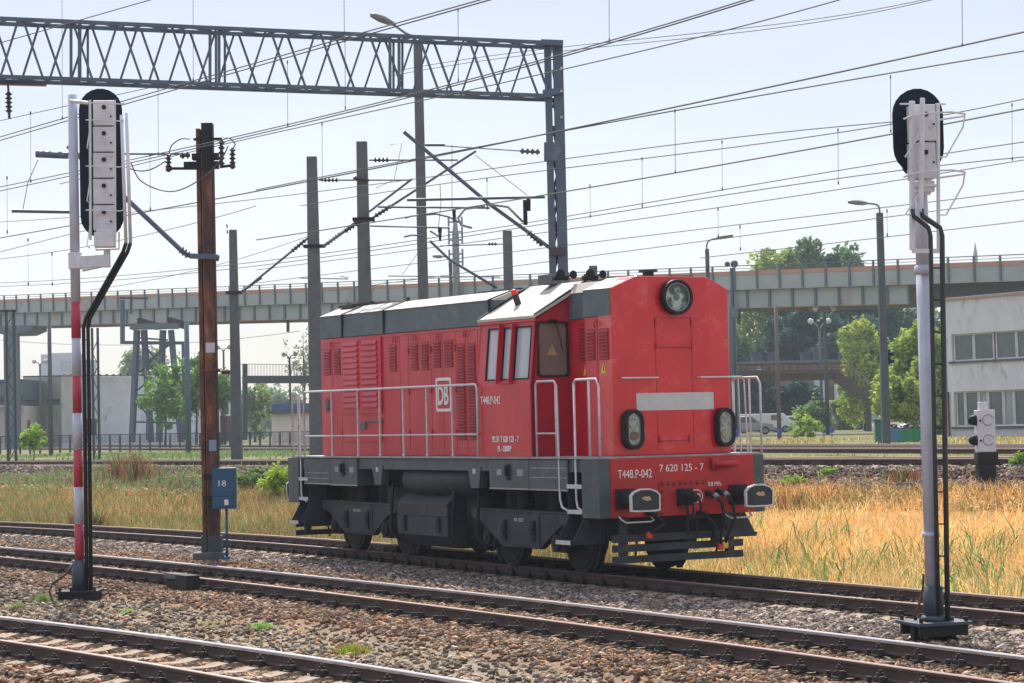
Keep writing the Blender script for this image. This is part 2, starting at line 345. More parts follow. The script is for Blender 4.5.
# ------------------------------------------------------------------ ballast stones (nobody could count them)
def visible(X, Y, pad=.03): return np.abs(X/np.maximum(Y, 1)) < .245+pad
def stones():
    N = 400000; Y = np.sqrt(rng.uniform(17**2, 62**2, N)); S = rng.uniform(-.27, .27, N); X = S*Y
    xl, yl = lfr(X, Y); q = yl-loco_c(xl); dm = np.abs(yl-mid_c(xl)); dn = np.abs(yl-near_c(xl)); t = (X-BL[0])*_bn[0]+(Y-BL[1])*_bn[1]
    keep = (q < 2.2); dens = np.ones(N)
    dirtz = (dm > 1.9+.5*noise2(X, Y, .9, 3)) & (yl < mid_c(xl)) & (dn > 1.5)
    dens[dirtz] = .22
    for cf, s0, st in ((loco_c, -32, .60), (near_c, -2, .64)):
        ph = np.abs((xl-s0+st/2) % st-st/2); keep &= ~((ph < .135) & (np.abs(yl-cf(xl)) < 1.32)) | (rng.uniform(0, 1, N) < .07)
    keep &= rng.uniform(0, 1, N) < dens*np.clip((60-Y)/20, .25, 1)
    for dist in (np.abs(np.abs(q)-.75), np.abs(dm-.75), np.abs(dn-.75)): keep &= dist > .10
    X, Y, q, xl, yl, dm, dn = [a[keep] for a in (X, Y, q, xl, yl, dm, dn)]
    # extra: embankment shoulder of the far line
    n2 = 75000; T = -.9-rng.uniform(0, 1, n2)**1.5*6.5; Sx = rng.uniform(-22, 50, n2); P2 = BL+np.outer(Sx, _bd)+np.outer(T, _bn)
    X2, Y2 = P2[:, 0], P2[:, 1]; xl2, yl2 = lfr(X2, Y2)
    Xa = np.concatenate([X, X2]); Ya = np.concatenate([Y, Y2]); far = np.concatenate([np.zeros(len(X)), np.ones(n2)]).astype(bool)
    N = len(Xa); sz = rng.uniform(.013, .030, N)*rng.choice([1, 1, 1.35], N); sz[far] *= 1.9
    C = zone_colour(Xa, Ya)*rng.choice([.3, .5, .8, 1.15, 1.8], (N, 1))*rng.uniform(.8, 1.2, (N, 1))*(1+rng.uniform(-.06, .06, (N, 3)))
    hue = rng.uniform(0, 1, N); xa, ya = lfr(Xa, Ya); bz = (ya-loco_c(xa) < -2.6) & ~far
    C[bz & (hue < .25)] *= np.array([1.25, .98, .75]); C[bz & (hue > .8)] *= np.array([.9, 1.1, 1.3]); C[hue > .96] *= 1.5
    C = np.clip(C, .01, .75)
    cube = np.array([(x, y, z) for z in (-1, 1) for y in (-1, 1) for x in (-1, 1)], float)
    vs = cube[None]*rng.uniform(.45, 1.1, (N, 8, 3))*sz[:, None, None]*np.stack([rng.uniform(.8, 1.4, N), rng.uniform(.8, 1.3, N), rng.uniform(.6, 1., N)], 1)[:, None]
    an = rng.uniform(0, 6.28, N); c, s = np.cos(an)[:, None], np.sin(an)[:, None]
    vx = vs[..., 0]*c-vs[..., 1]*s; vy = vs[..., 0]*s+vs[..., 1]*c; vz = vs[..., 2]+vx*rng.uniform(-.5, .5, (N, 1))
    Z = ground_z(Xa, Ya)+noise2(Xa, Ya, 1.3, 9)*.010+sz*.3
    vs = np.stack([vx+Xa[:, None], vy+Ya[:, None], vz+Z[:, None]], -1).reshape(-1, 3)
    fc = np.array([(0, 2, 3, 1), (4, 5, 7, 6), (0, 1, 5, 4), (2, 6, 7, 3), (0, 4, 6, 2), (1, 3, 7, 5)])
    F = (fc[None]+8*np.arange(N)[:, None, None]).reshape(-1, 4)
    o = raw_mesh('ballast_stones', vs, F, 4, STONE, np.repeat(C, 8, 0), kind='stuff')
    tag(o, 'loose grey and rust-brown ballast stones between and beside the tracks', 'gravel', kind='stuff')
stones()

# ------------------------------------------------------------------ grass and weeds
def blades(name, X, Y, h, wd, C, label, cat, lean=.35, heads=False, z0=None, parent=None, kind='stuff'):
    N = len(X); Z = ground_z(X, Y) if z0 is None else z0
    an = rng.uniform(0, 6.28, N); ln = rng.normal(0, lean, (N, 2))*h[:, None]
    if N > 20000: ln += np.stack([noise2(X, Y, 1.1, 91), noise2(X, Y, 1.1, 92)], 1)*1.0*h[:, None]
    dx, dy = np.cos(an)*wd/2, np.sin(an)*wd/2*.4
    b0 = np.stack([X-dx, Y-dy, Z-.02], 1); b1 = np.stack([X+dx, Y+dy, Z-.02], 1)
    mid = np.stack([X+ln[:, 0]*.35, Y+ln[:, 1]*.35, Z+h*.6], 1)
    m0 = mid-np.stack([dx*.9, dy*.9, 0*dx], 1); m1 = mid+np.stack([dx*.9, dy*.9, 0*dx], 1)
    tp = np.stack([X+ln[:, 0], Y+ln[:, 1], Z+h*(1-.35*np.abs(ln).sum(1)/np.maximum(h, .01)*.5)], 1)
    t0 = tp-np.stack([dx*.25, dy*.25, 0*dx], 1); t1 = tp+np.stack([dx*.25, dy*.25, 0*dx], 1)
    vs = np.stack([b0, b1, m0, m1, t0, t1], 1).reshape(-1, 3)
    F = (np.array([(0, 1, 3, 2), (2, 3, 5, 4)])[None]+6*np.arange(N)[:, None, None]).reshape(-1, 4)
    o = raw_mesh(name, vs, F, 4, BLADE, np.repeat(np.clip(C, .005, .9), 6, 0), parent=parent, kind=kind if parent is None else None)
    if label: tag(o, label, cat, kind=kind)
    return o
def field_pts(N, f=None):
    """random points between the loco track and the far embankment"""
    Y = np.sqrt(rng.uniform(24**2, 84**2, N)); X = rng.uniform(-.31, .40, N)*Y
    xl, yl = lfr(X, Y); q = yl-loco_c(xl); t = (X-BL[0])*_bn[0]+(Y-BL[1])*_bn[1]
    k = (q > 2.05) & (t < -1.9); X, Y, q, t = X[k], Y[k], q[k], t[k]
    return X, Y, q, t, q/(q-t)
X, Y, q, t, ww = field_pts(760000)
side = sstep((X/Y+.02)/.10)                                    # 0 on the left field, 1 on the right field
pn = noise2(X, Y, .8, 21)
pr = np.where(side > .5, np.where(t < -5.0-.8*noise2(X, Y, 1.4, 47), 1, .10), np.where(ww < .55+.15*pn, 1, .16))
k = rng.uniform(0, 1, len(X)) < pr*.62; X, Y, q, t, side, ww, pn = [a[k] for a in (X, Y, q, t, side, ww, pn)]
N = len(X); gold = np.array([.80, .42, .12]); straw = np.array([.85, .60, .27]); rusty = np.array([.34, .15, .06]); green = np.array([.22, .27, .07])
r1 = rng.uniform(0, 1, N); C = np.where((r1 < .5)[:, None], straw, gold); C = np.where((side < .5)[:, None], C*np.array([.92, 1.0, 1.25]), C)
gm = (noise2(X, Y, .9, 33) > .10-.45*(q < 5)); C = np.where((gm & (r1 > .66))[:, None], green, C)
rm = (side > .5) & (t > -7.5-2*noise2(X, Y, 1.2, 45)) | (side < .5) & (noise2(X, Y, .7, 40) > -.3); C = np.where((rm & (r1 < .32))[:, None], rusty, C)
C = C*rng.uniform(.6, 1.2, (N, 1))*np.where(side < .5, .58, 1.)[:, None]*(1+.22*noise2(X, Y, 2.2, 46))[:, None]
blades('dry_grass', X, Y, rng.uniform(.12, .44, N)*(1+.4*pn+.45*noise2(X, Y, 2.4, 71))*np.where(t > -6, .7, 1), rng.uniform(.006, .013, N), C, 'sunlit golden dry grass filling the bank between the red engine and the far rails', 'dry grass', lean=.5)
# green weeds on the left slope and scattered
X, Y, q, t, ww = field_pts(320000); pn = noise2(X, Y, .55, 50); side = (X/Y > .05)
k = np.where(side, (noise2(X, Y, 1.6, 51) > .30-.25*(q < 7)) & (rng.uniform(0, 1, len(X)) < .30), (ww > .10-.3*pn) & (pn > -.45) & (rng.uniform(0, 1, len(X)) < np.where(t > -5, .28, .6))); k &= (rng.uniform(0, 1, len(X)) < .8)
X, Y, q, t, side = [a[k] for a in (X, Y, q, t, side)]; N = len(X)
C = np.where((rng.uniform(0, 1, N) < .5)[:, None], [.10, .20, .06], [.20, .26, .10])*rng.uniform(.7, 1.4, (N, 1))
blades('green_weeds', X, Y, rng.uniform(.1, .34, N)*np.where(side & (q < 8), 2.1, 1), rng.uniform(.012, .035, N), C, 'green weeds growing through the gravel bank below the far rails', 'weeds', lean=.5)
# strip between and beyond the far tracks
N = 50000; T = rng.uniform(2, 40, N); Sx = rng.uniform(-45, 70, N); P2 = BL+np.outer(Sx, _bd)+np.outer(T, _bn); X, Y = P2[:, 0], P2[:, 1]
k = visible(X, Y, .03) & (Y > 48) & (noise2(X, Y, .35, 61) > -.05) & (T > 3); X, Y, T = X[k], Y[k], T[k]; N = len(X); left = X < 0
C = np.where(left[:, None], [.17, .24, .10], [.48, .36, .16])*rng.uniform(.6, 1.3, (N, 1)); C = np.where((rng.uniform(0, 1, N) < .3)[:, None], [.16, .24, .07], C)
h = np.where(left & (T < 9), rng.uniform(.05, .26, N), rng.uniform(.05, .22, N)); h = np.where(~left & (T < 14), h*.35, h)
blades('trackside_grass', X, Y, h, rng.uniform(.03, .07, N), C, 'grass strip growing among and beyond the far railway tracks', 'grass', lean=.3)
# tufts in the dirt between the two front tracks
def tuft(u, v, n, rad, h, c, label, name='grass_tuft', flower=None):
    P = on_ground(u, v, -.27); rt = tag(bpy.data.objects.new(name, None), label, 'grass tuft', 'grass tufts in the gravel'); col.objects.link(rt); rt.location = (0, 0, 0)
    rt.location = (P.x, P.y, gz(P)); a = rng.uniform(0, 6.28, n); r = np.minimum(np.abs(rng.normal(0, .5, n)), 1.3)*rad; X = np.cos(a)*r; Y = np.sin(a)*r
    C = np.array(c)*rng.uniform(.6, 1.4, (n, 1))
    if flower is not None: C[rng.uniform(0, 1, n) < .2] = flower
    blades('blades', X, Y, rng.uniform(.3, 1, n)*h*np.exp(-(r/rad)**2*.9), np.full(n, .008), C, None, None, .7, z0=np.zeros(n), parent=rt)
tuft(352, 651, 420, .32, .18, (.26, .36, .05), 'yellow-green tuft with reddish tips on the dirt below the middle track', flower=[.5, .12, .05])
tuft(262, 626, 260, .26, .12, (.22, .42, .08), 'small bright green tuft on the dirt left of centre')
tuft(44, 600, 300, .25, .2, (.24, .33, .12), 'pale green tuft just left of the striped signal mast base')
tuft(18, 607, 260, .3, .14, (.24, .3, .12), 'low pale tuft at the left edge above the front rail')
tuft(128, 610, 120, .25, .08, (.25, .40, .08), 'sparse green sprouts right of the striped mast base')
tuft(210, 622, 420, .7, .06, (.5, .42, .22), 'flat straw-coloured patch of dry grass on the dirt')
tuft(300, 630, 320, .5, .06, (.52, .42, .24), 'flat dry straw patch right of the bright green tuft')

# ------------------------------------------------------------------ railway tracks
def rail_profile(): # (across, z) 49E1-like, z=0 top
    return [(-.0625, -.149), (.0625, -.149), (.0625, -.138), (.012, -.118), (.009, -.045), (.034, -.036), (.034, -.008), (.026, 0), (-.026, 0), (-.034, -.008), (-.034, -.036), (-.009, -.045), (-.012, -.118), (-.0625, -.138)]
def sweep_rail(pts, off, side_m, top_m, name, parent, base):
    prof = rail_profile(); n = len(prof); vs = []; fs = []; mi = []
    for i, p in enumerate(pts):
        t = (pts[min(i+1, len(pts)-1)]-pts[max(i-1, 0)]); t.z = 0; t.normalize(); s = Vector((t.y, -t.x, 0))
        for a, z in prof: vs.append(p+s*(off+a)+Vector((0, 0, z))-base)
    for i in range(len(pts)-1):
        for k in range(n):
            fs.append((i*n+k, i*n+(k+1) % n, (i+1)*n+(k+1) % n, (i+1)*n+k)); mi.append(1 if k in ((6, 7, 8, 9) if off > 0 else (5, 6, 7, 8)) else 0)
    me = bpy.data.meshes.new(name); me.from_pydata(vs, [], fs); me.materials.append(side_m); me.materials.append(top_m)
    me.polygons.foreach_set('material_index', mi); me.update()
    o = bpy.data.objects.new(name, me); col.objects.link(o); o.parent = parent; return o
def fast_mesh_obj(name, me, parent, loc, rz):
    o = bpy.data.objects.new(name, me); col.objects.link(o); o.parent = parent; o.location = loc; o.rotation_euler = (0, 0, rz); return o
def proto_mesh(mb, name, m):
    o = mb.build(name, m); me = o.data; bpy.data.objects.remove(o); return me
# sleeper: long axis local y
sl_mb = MB(); sl_mb.prism([(-1.25, -.33), (1.25, -.33), (1.25, -.20), (.95, -.166), (.5, -.166), (.35, -.19), (-.35, -.19), (-.5, -.166), (-.95, -.166), (-1.25, -.20)], 'x', -.13, .13)
SLM = proto_mesh(sl_mb, 'sleeper', SLEEP)
cl = MB()
cl.box(-.09, .09, -.20, .20, -.165, -.148)
for sgn in (-1, 1):
    cl.box(-.055, .055, sgn*.115-.045, sgn*.115+.045, -.15, -.105)
    cl.tube([(0, sgn*.115, -.12), (0, sgn*.115, -.035)], .02, 6); cl.tube([(0, sgn*.115, -.10), (0, sgn*.115, -.062)], .038, 6); cl.tube([(0, sgn*.115, -.105), (0, sgn*.115, -.095)], .05, 8)
    cl.tube([(.10, sgn*.17, -.15), (.10, sgn*.17, -.085)], .03, 6); cl.tube([(-.10, sgn*.17, -.15), (-.10, sgn*.17, -.10)], .03, 6)
CLM = proto_mesh(cl, 'rail_fastening', CLIP)
def track(cfun, x0, x1, side_m, top_m, label, sx0=None, sx1=None, step=.62, slz=0):
    base = lw((x0+x1)/2, float(cfun((x0+x1)/2)), 0)
    rt = empty('railway_track', base, label, 'railway track')
    pts = [lw(x, float(cfun(x)), 0) for x in np.arange(x0, x1, .5)]
    for s in (-.75, .75): sweep_rail(pts, s, side_m, top_m if s < 0 else RAILT2, 'rail', rt, base)
    x = sx0 if sx0 is not None else x0; n = 0; jr = random.Random(3)
    while x < (sx1 or x1) and n < 100:
        p = lw(x, float(cfun(x)), 0); p2 = lw(x+.1, float(cfun(x+.1)), 0); d = p2-p; rz = math.atan2(d.y, d.x)
        s = fast_mesh_obj('sleeper', SLM, rt, p-base+Vector((0, 0, slz)), rz)
        for sg in (-.75, .75): fast_mesh_obj('rail_fastening', CLM, s, (0, sg, -slz), jr.uniform(-.04, .04))
        x += step; n += 1
    return rt
track(loco_c, -60, 30, RAILS, RAILT2, 'brown rusty track under the red engine, its rail heads dull', -32, 20.5, .60, -.004)
track(mid_c, -45, 30, RAILS, RAILT, 'middle track with bright polished rails, just in front of the red engine', -16, 22.5, .64, -.03)
track(near_c, -20, 26, RAILS, RAILT, 'nearest track in the lower left corner with tan concrete sleepers', -2, 21, .64, .006)
def straight_track(uL, DL, uR, DR, z, label, sleepers=0):
    a = wp(uL, 440, DL); b = wp(uR, 430, DR); a.z = b.z = z; d = (b-a).normalized(); base = (a+b)/2
    rt = empty('railway_track', base, label, 'railway track'); nrm = Vector((-d.y, d.x, 0))
    if nrm.y < 0: nrm = -nrm
    A, B = a-d*60, b+d*60
    pts = [A.lerp(B, i/40) for i in range(41)]
    for s in (0, 1.5):
        sweep_rail([p+nrm*s for p in pts], 0, RAILS, RAILT2, 'rail', rt, base)
    s0 = a-d*4; L = (b-a).length+12; n = 0
    while sleepers and n*.62 < L and n < 100:
        p = s0+d*(n*.62)+nrm*.75; s = fast_mesh_obj('sleeper', SLM, rt, p-base, math.atan2(d.y, d.x))
        for sg in (-.75, .75): fast_mesh_obj('rail_fastening', CLM, s, (0, sg, 0), 0)
        n += 1
    return a, b, nrm
tB = straight_track(215, 80, 930, 52.5, 1.35, 'first far track, on top of the gravel bank behind the dry grass', 1)
straight_track(215, 126, 930, 59, 1.5, 'second far track, just behind the one on the gravel bank')
straight_track(215, 158, 930, 66, 1.5, 'farthest track, in front of the low fence and the plain building')

# ------------------------------------------------------------------ the locomotive (x forward, y away from the viewer, z up from the rail)
loco = empty('diesel_locomotive', LO, 'red diesel shunting locomotive with sloped cab roof, standing alone on the rusty track', 'locomotive', rz=LA-math.pi/2)
def XF(v):                                    # the bodywork rises very slightly towards the rear
    return Vector((v.x, v.y, v.z+max(0, v.z-1.86)*.0065*(6-v.x)))
def LB(): return MB(XF)
def lb(mb, name, m, parent=None, **k): return mb.build(name, m, parent or loco, local=True, **k)
HW = 1.07; XF0 = 6.12
def cross(hw, dz0=1.86, side=4.45, ridge=4.62, ry=.62): return [(-hw, dz0), (-hw, side), (-ry, ridge), (ry, ridge), (hw, side), (hw, dz0)]
# underframe
b = LB(); b.box(-6.1, 6.24, -1.44, 1.44, 1.62, 1.83); lb(b, 'underframe', FRAMEG, bevel=.01)
b = LB(); b.box(-6.12, 6.27, -1.5, 1.5, 1.833, 1.862); lb(b, 'walkway', DECK)
b = LB(); b.box(-5.6, 5.6, -.62, .62, .62, 1.62); b.box(-5.0, 5.0, -.9, .9, 1.3, 1.62); lb(b, 'frame_sill', DARK)
# hoods: red sides
def hood(name, x0, x1, hw, front=False):
    b = LB(); b.prism([(-hw, 1.865), (-hw, 4.03), (hw, 4.03), (hw, 1.865)], 'x', x0, x1); o = lb(b, name, RED, bevel=.012)
    b = LB(); b.prism([(-hw-.012, 4.033), (-hw+.01, 4.45), (hw-.01, 4.45), (hw+.012, 4.033)], 'x', x0-.004, x1+.0); lb(b, 'roof_side', SLATE, o, bevel=.01)
    ry = min(.62, hw-.12)
    b = LB(); b.prism([(-hw-.02, 4.453), (-ry, 4.62), (ry, 4.62), (hw+.02, 4.453), (hw-.02, 4.44), (-hw+.02, 4.44)], 'x', x0-.01, x1+.0); lb(b, 'roof_panel', ROOFW, o, bevel=.006)
    return o
rear = hood('rear_hood', -5.5, 2.12, HW)
fn = hood('narrow_front_hood', 4.07, 5.22, .70)
# front hood with angled corners and full height red face
fh = hood('front_hood', 5.21, 5.62, HW)
b = LB(); prof = cross(HW); n = len(prof)
zs = [(-HW, 5.92), (-.64, XF0), (.64, XF0), (HW, 5.92)]
# nose: plan outline extruded, top chamfered
def nose_ring(z, hw, c): return [(5.62, -hw, z), (6.05, -hw, z), (XF0, -c, z), (XF0, c, z), (6.05, hw, z), (5.62, hw, z)]
r0 = nose_ring(1.865, HW, .66); r1 = nose_ring(4.45, HW, .66); r2 = nose_ring(4.635, .66, .66)
r2 = [(5.62, -.66, 4.635), (6.09, -.66, 4.635), (XF0, -.64, 4.635), (XF0, .64, 4.635), (6.09, .66, 4.635), (5.62, .66, 4.635)]
b.add(r0+r1+r2, [(5, 4, 3, 2, 1, 0), (12, 13, 14, 15, 16, 17)]+[(i+6*k, (i+1) % 6+6*k, (i+1) % 6+6+6*k, i+6+6*k) for k in (0, 1) for i in range(6)])
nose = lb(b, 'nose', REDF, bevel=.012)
b = LB(); b.prism([(-HW-.014, 4.45), (-.64, 4.641), (.64, 4.641), (HW+.014, 4.45), (HW-.03, 4.44), (-HW+.03, 4.44)], 'x', 5.2, 6.01); lb(b, 'roof_edge_panel', ROOFW, nose)
b = LB(); b.prism([(-HW-.012, 4.033), (-HW-.004, 4.45), (-HW+.05, 4.45), (-HW+.05, 4.033)], 'x', 5.2, 6.02); lb(b, 'slate_shoulder', SLATE, nose)
b = LB(); b.prism([(HW+.012, 4.033), (HW+.004, 4.45), (HW-.05, 4.45), (HW-.05, 4.033)], 'x', 5.2, 6.02); lb(b, 'slate_shoulder', SLATE, nose)
# seams and door edges on the nose
b = LB(); X1 = XF0+.002
for y in (-.33, .33): b.box(X1-.004, X1+.002, y-.006, y+.006, 1.95, 4.0)
for y in (-.33, .33):
    b.box(X1-.004, X1+.014, y-.008, y+.008, 3.50, 3.62); b.box(X1-.004, X1+.014, y-.008, y+.008, 3.84, 3.99)
b.tube([(X1+.02, -.32, 3.53), (X1+.02, .32, 3.53)], .008, 6); b.tube([(X1+.02, -.30, 2.08), (X1+.02, .24, 2.08)], .008, 6)
b.box(X1, X1+.02, -.31, -.29, 2.05, 2.16); b.box(X1, X1+.02, .23, .25, 2.05, 2.16)
b.box(X1-.003, X1+.004, -.33, .33, 3.985, 3.997)
lb(b, 'door_seams', REDD, nose)
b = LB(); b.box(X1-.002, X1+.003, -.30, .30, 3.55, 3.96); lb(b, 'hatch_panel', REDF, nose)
b = LB(); b.box(X1, X1+.004, -.70, .71, 2.555, 2.825); o = lb(b, 'nose_stripe', STRIPE, nose)
b = LB(); b.tube([(X1+.045, -.98, 3.06), (X1+.075, -.9, 3.06), (X1+.075, -.34, 3.06), (X1, -.34, 3.06)], .013, 8); lb(b, 'grab_rail', RAILW, nose)
b = LB(); b.tube([(X1, .42, 3.06), (X1+.075, .42, 3.06), (X1+.075, 1.2, 3.06), (X1+.06, 1.25, 3.0), (X1+.06, 1.29, 1.86)], .013, 8); b.tube([(X1+.06, 1.14, 3.06), (X1+.06, 1.16, 1.86)], .012, 8); lb(b, 'corner_grab_rail', RAILW, nose)
# round headlight
def disc(mb, x0, x1, y, z, r, n=28, rz=None):
    rz = rz or r; mb.prism([(y+r*math.cos(2*math.pi*k/n), z+rz*math.sin(2*math.pi*k/n)) for k in range(n)], 'x', x0, x1)
def ring(mb, x0, x1, y, z, ro, ri, n=28):
    P = [(math.cos(2*math.pi*k/n), math.sin(2*math.pi*k/n)) for k in range(n)]
    vs = [(x, y+r*c, z+r*s) for x, r in ((x0, ro), (x1, ro), (x1, ri), (x0, ri)) for c, s in P]
    mb.add(vs, [(i*n+k, i*n+(k+1) % n, ((i+1) % 4)*n+(k+1) % n, ((i+1) % 4)*n+k) for i in range(4) for k in range(n)])
HY, HZ = .03, 4.31
b = LB(); ring(b, XF0-.03, XF0+.13, HY, HZ, .275, .225); hl = lb(b, 'round_headlight', BLACK, nose, smooth=False, bevel=.01)
hl2 = None
b = LB(); disc(b, XF0+.03, XF0+.07, HY, HZ, .226); lb(b, 'headlight_reflector', mat('headlight_mirror', (.72, .74, .70), (.035, .06, .05), rough=.12, metal=.2, scale=3.2, detail=3, mixlo=.42, mixhi=.5), hl)
b = LB(); b.tube([(XF0+.07, HY, HZ), (XF0+.10, HY, HZ)], [.06, .03], 12); ring(b, XF0+.105, XF0+.112, HY, HZ, .226, .205); lb(b, 'headlight_bulb', ALU, hl)
b = LB(); disc(b, XF0+.10, XF0+.104, HY, HZ, .224); lb(b, 'headlight_glass', GLASSL, hl)
# oval marker light units
def oval(y, z, w, h, n=8):
    r = w/2; P = [(y+r*math.cos(a), z+(h/2-r)+r*math.sin(a)) for a in np.linspace(0, math.pi, n)]+[(y+r*math.cos(a), z-(h/2-r)+r*math.sin(a)) for a in np.linspace(math.pi, 2*math.pi, n)]
    return P
for sy in (-.80, .87):
    fx = XF0+.02
    b = LB(); Po = oval(sy, 2.27, .33, .62); Pi = oval(sy, 2.27, .235, .50); n = len(Po)
    vs = [(x, *p) for x, P in ((fx-.12, Po), (fx+.10, Po), (fx+.10, Pi), (fx-.0, Pi)) for p in P]
    b.add(vs, [(i*n+k, i*n+(k+1) % n, (i+1)*n+(k+1) % n, (i+1)*n+k) for i in range(3) for k in range(n)]+[tuple(range(3*n, 4*n))])
    h_ = lb(b, 'marker_light', BLACK, nose, bevel=.008)
    b = LB(); b.prism(oval(sy, 2.27, .232, .497), 'x', fx+.005, fx+.05); lb(b, 'lamp_reflector', LENS, h_)
    b = LB(); disc(b, fx+.05, fx+.075, sy, 2.17, .07, 16); lb(b, 'lamp_lens', LAMPR if sy < 0 else LAMPW, h_)
    b = LB(); ring(b, fx+.05, fx+.07, sy, 2.36, .085, .065, 16); lb(b, 'lamp_lens', LENS, h_)
    b = LB(); b.prism(oval(sy, 2.27, .232, .497), 'x', fx+.085, fx+.089); lb(b, 'lamp_glass', GLASSL, h_)
# louvres
def louvre(x0, x1, z0, z1, y=-HW, step=.052, parent=rear, deep=.028):
    b = LB(); b.box(x0, x1, y-.006, y+.01, z0, z1)
    z = z0+.01
    while z < z1-.02:
        b.prism([(y-.004, z+step*.75), (y-deep, z+step*.15), (y-deep, z+step*.02), (y-.004, z)], 'x', x0+.01, x1-.01); z += step
    return lb(b, 'louvre', REDD, parent)
for x0, x1, z0, z1 in [(-5.33, -4.99, 3.35, 3.84), (-4.84, -4.50, 3.35, 3.84), (-2.17, -1.86, 3.35, 3.84), (-1.20, -.92, 3.35, 3.84), (-.77, -.48, 3.35, 3.84), (-.27, .03, 3.37, 3.85), (.19, .52, 3.37, 3.85), (.68, .98, 2.13, 3.77), (1.10, 1.40, 2.13, 3.77)]:
    louvre(x0, x1, z0, z1)
# big double shutter panel
b = LB(); b.box(-4.43, -2.52, -HW-.03, -HW+.01, 2.62, 3.99); pf = lb(b, 'shutter_frame', RED, rear, bevel=.008)
for x0, x1 in ((-4.30, -3.56), (-3.40, -2.66)):
    b = LB(); b.box(x0, x1, -HW-.036, -HW-.028, 2.70, 3.93); z = 2.72
    while z < 3.88:
        b.prism([(-HW-.034, z+.09), (-HW-.062, z+.03), (-HW-.062, z+.012), (-HW-.034, z)], 'x', x0+.02, x1-.02); z += .103
    lb(b, 'shutter', RED, pf)
b = LB(); b.box(-4.4, -2.55, -HW-.02, -HW+.01, 2.1, 2.55); lb(b, 'lower_panel', RED, rear, bevel=.006)
# door seams, hinges, hooks
b = LB()
for x in (-4.93, -4.47, -2.45, -1.72, -1.33, -.38, .10, .62, 1.02, 1.5, 2.02): b.box(x-.006, x+.006, -HW-.003, -HW+.004, 1.95, 3.98)
b.box(-5.5, -4.46, -HW-.003, -HW+.004, 3.93, 3.945); b.box(-2.44, 2.1, -HW-.003, -HW+.004, 3.965, 3.98)
for x in (-4.47, -1.33, -.38, .62):
    for z in (2.25, 3.0, 3.7): b.box(x-.02, x+.02, -HW-.018, -HW, z-.06, z+.06)
for x in (-4.9, -1.9, -1.0, -.05, 1.04, -3.5):
    b.tube([(x-.05, -HW-.02, 3.86), (x-.05, -HW-.03, 3.93), (x, -HW-.03, 3.965), (x+.05, -HW-.03, 3.93), (x+.05, -HW-.02, 3.86)], .009, 6)
lb(b, 'door_seams', REDD, rear)
b = LB(); b.box(-3.2, -2.5, -HW-.045, -HW-.02, 2.46, 2.50); b.box(-3.5, -3.25, -HW-.05, -HW, 2.34, 2.47); lb(b, 'junction_box', SLATE, rear, bevel=.005)
b = LB(); b.prism([(-5.2+.10*math.cos(a), 2.80+.13*math.sin(a)) for a in np.linspace(0, 6.28, 17)[:-1]], 'y', -HW-.02, -HW); rp = lb(b, 'round_cover', SLATE, rear)
T90 = Matrix.Rotation(math.pi/2, 4, 'X')
def side_text(s, size, x, y, z, width=None, bold=.0, parent=loco, m=WHITE): return text(s, size, Matrix.Translation((x, y, z)) @ T90, m, parent, width=width, bold=bold, xf=XF)
def front_text(s, size, x, y, z, width=None, bold=.0, parent=loco, m=WHITE): return text(s, size, Matrix.Translation((x, y, z)) @ Matrix.Rotation(math.pi/2, 4, 'Z') @ T90, m, parent, width=width, bold=bold, xf=XF)
side_text('8', .16, -5.25, -HW-.024, 2.74, m=DECK, parent=rp)
# DB emblem: outlined rounded square
b = LB()
def rrect(x0, x1, z0, z1, r=.06, n=5):
    P = []
    for cx, cz, a0 in ((x1-r, z1-r, 0), (x0+r, z1-r, 90), (x0+r, z0+r, 180), (x1-r, z0+r, 270)):
        P += [(cx+r*math.cos(R_(a0+90*k/n)), cz+r*math.sin(R_(a0+90*k/n))) for k in range(n+1)]
    return P
Po, Pi = rrect(-.20, .42, 2.62, 3.20), rrect(-.15, .37, 2.67, 3.15, .04); n = len(Po); yy = -HW-.006
b.add([(p[0], yy, p[1]) for p in Po]+[(p[0], yy, p[1]) for p in Pi]+[(p[0], yy+.005, p[1]) for p in Po]+[(p[0], yy+.005, p[1]) for p in Pi], [(k, (k+1) % n, n+(k+1) % n, n+k) for k in range(n)]+[(2*n+k, 2*n+(k+1) % n, (k+1) % n, k) for k in range(n)]+[(n+k, n+(k+1) % n, 3*n+(k+1) % n, 3*n+k) for k in range(n)])
em = lb(b, 'railway_emblem', WHITE, rear)
side_text('DB', .46, -.11, -HW-.009, 2.745, width=.43, bold=.012, parent=em)
# louvred door of the front hood
for x0, x1 in ((5.27, 5.54), (5.66, 5.96)): louvre(x0, x1, 3.35, 3.84, parent=nose)
b = LB(); b.box(5.23, 5.235, -HW-.003, -HW+.003, 1.9, 4.0); b.box(5.60, 5.61, -HW-.004, -HW+.003, 1.95, 3.98); b.tube([(5.56, -HW-.02, 3.86), (5.56, -HW-.03, 3.93), (5.61, -HW-.03, 3.95), (5.66, -HW-.03, 3.93), (5.66, -HW-.02, 3.86)], .009, 6); lb(b, 'hood_door_seams', REDD, nose)
b = LB(); b.prism([(5.70, 3.14), (5.86, 3.14), (5.78, 3.32)], 'y', -HW-.006, -HW-.001); lb(b, 'warning_triangle', YEL, nose)
b = LB(); b.prism([(5.775, 3.19), (5.80, 3.19), (5.785, 3.27)], 'y', -HW-.009, -HW-.005); lb(b, 'warning_bolt', BLACK, nose)
b = LB(); b.prism([(4.50, 3.14), (4.66, 3.14), (4.58, 3.32)], 'y', -.706, -.701); lb(b, 'warning_triangle', YEL, fn)
louvre(4.4, 4.75, 3.35, 3.95, y=-.70, parent=fn)
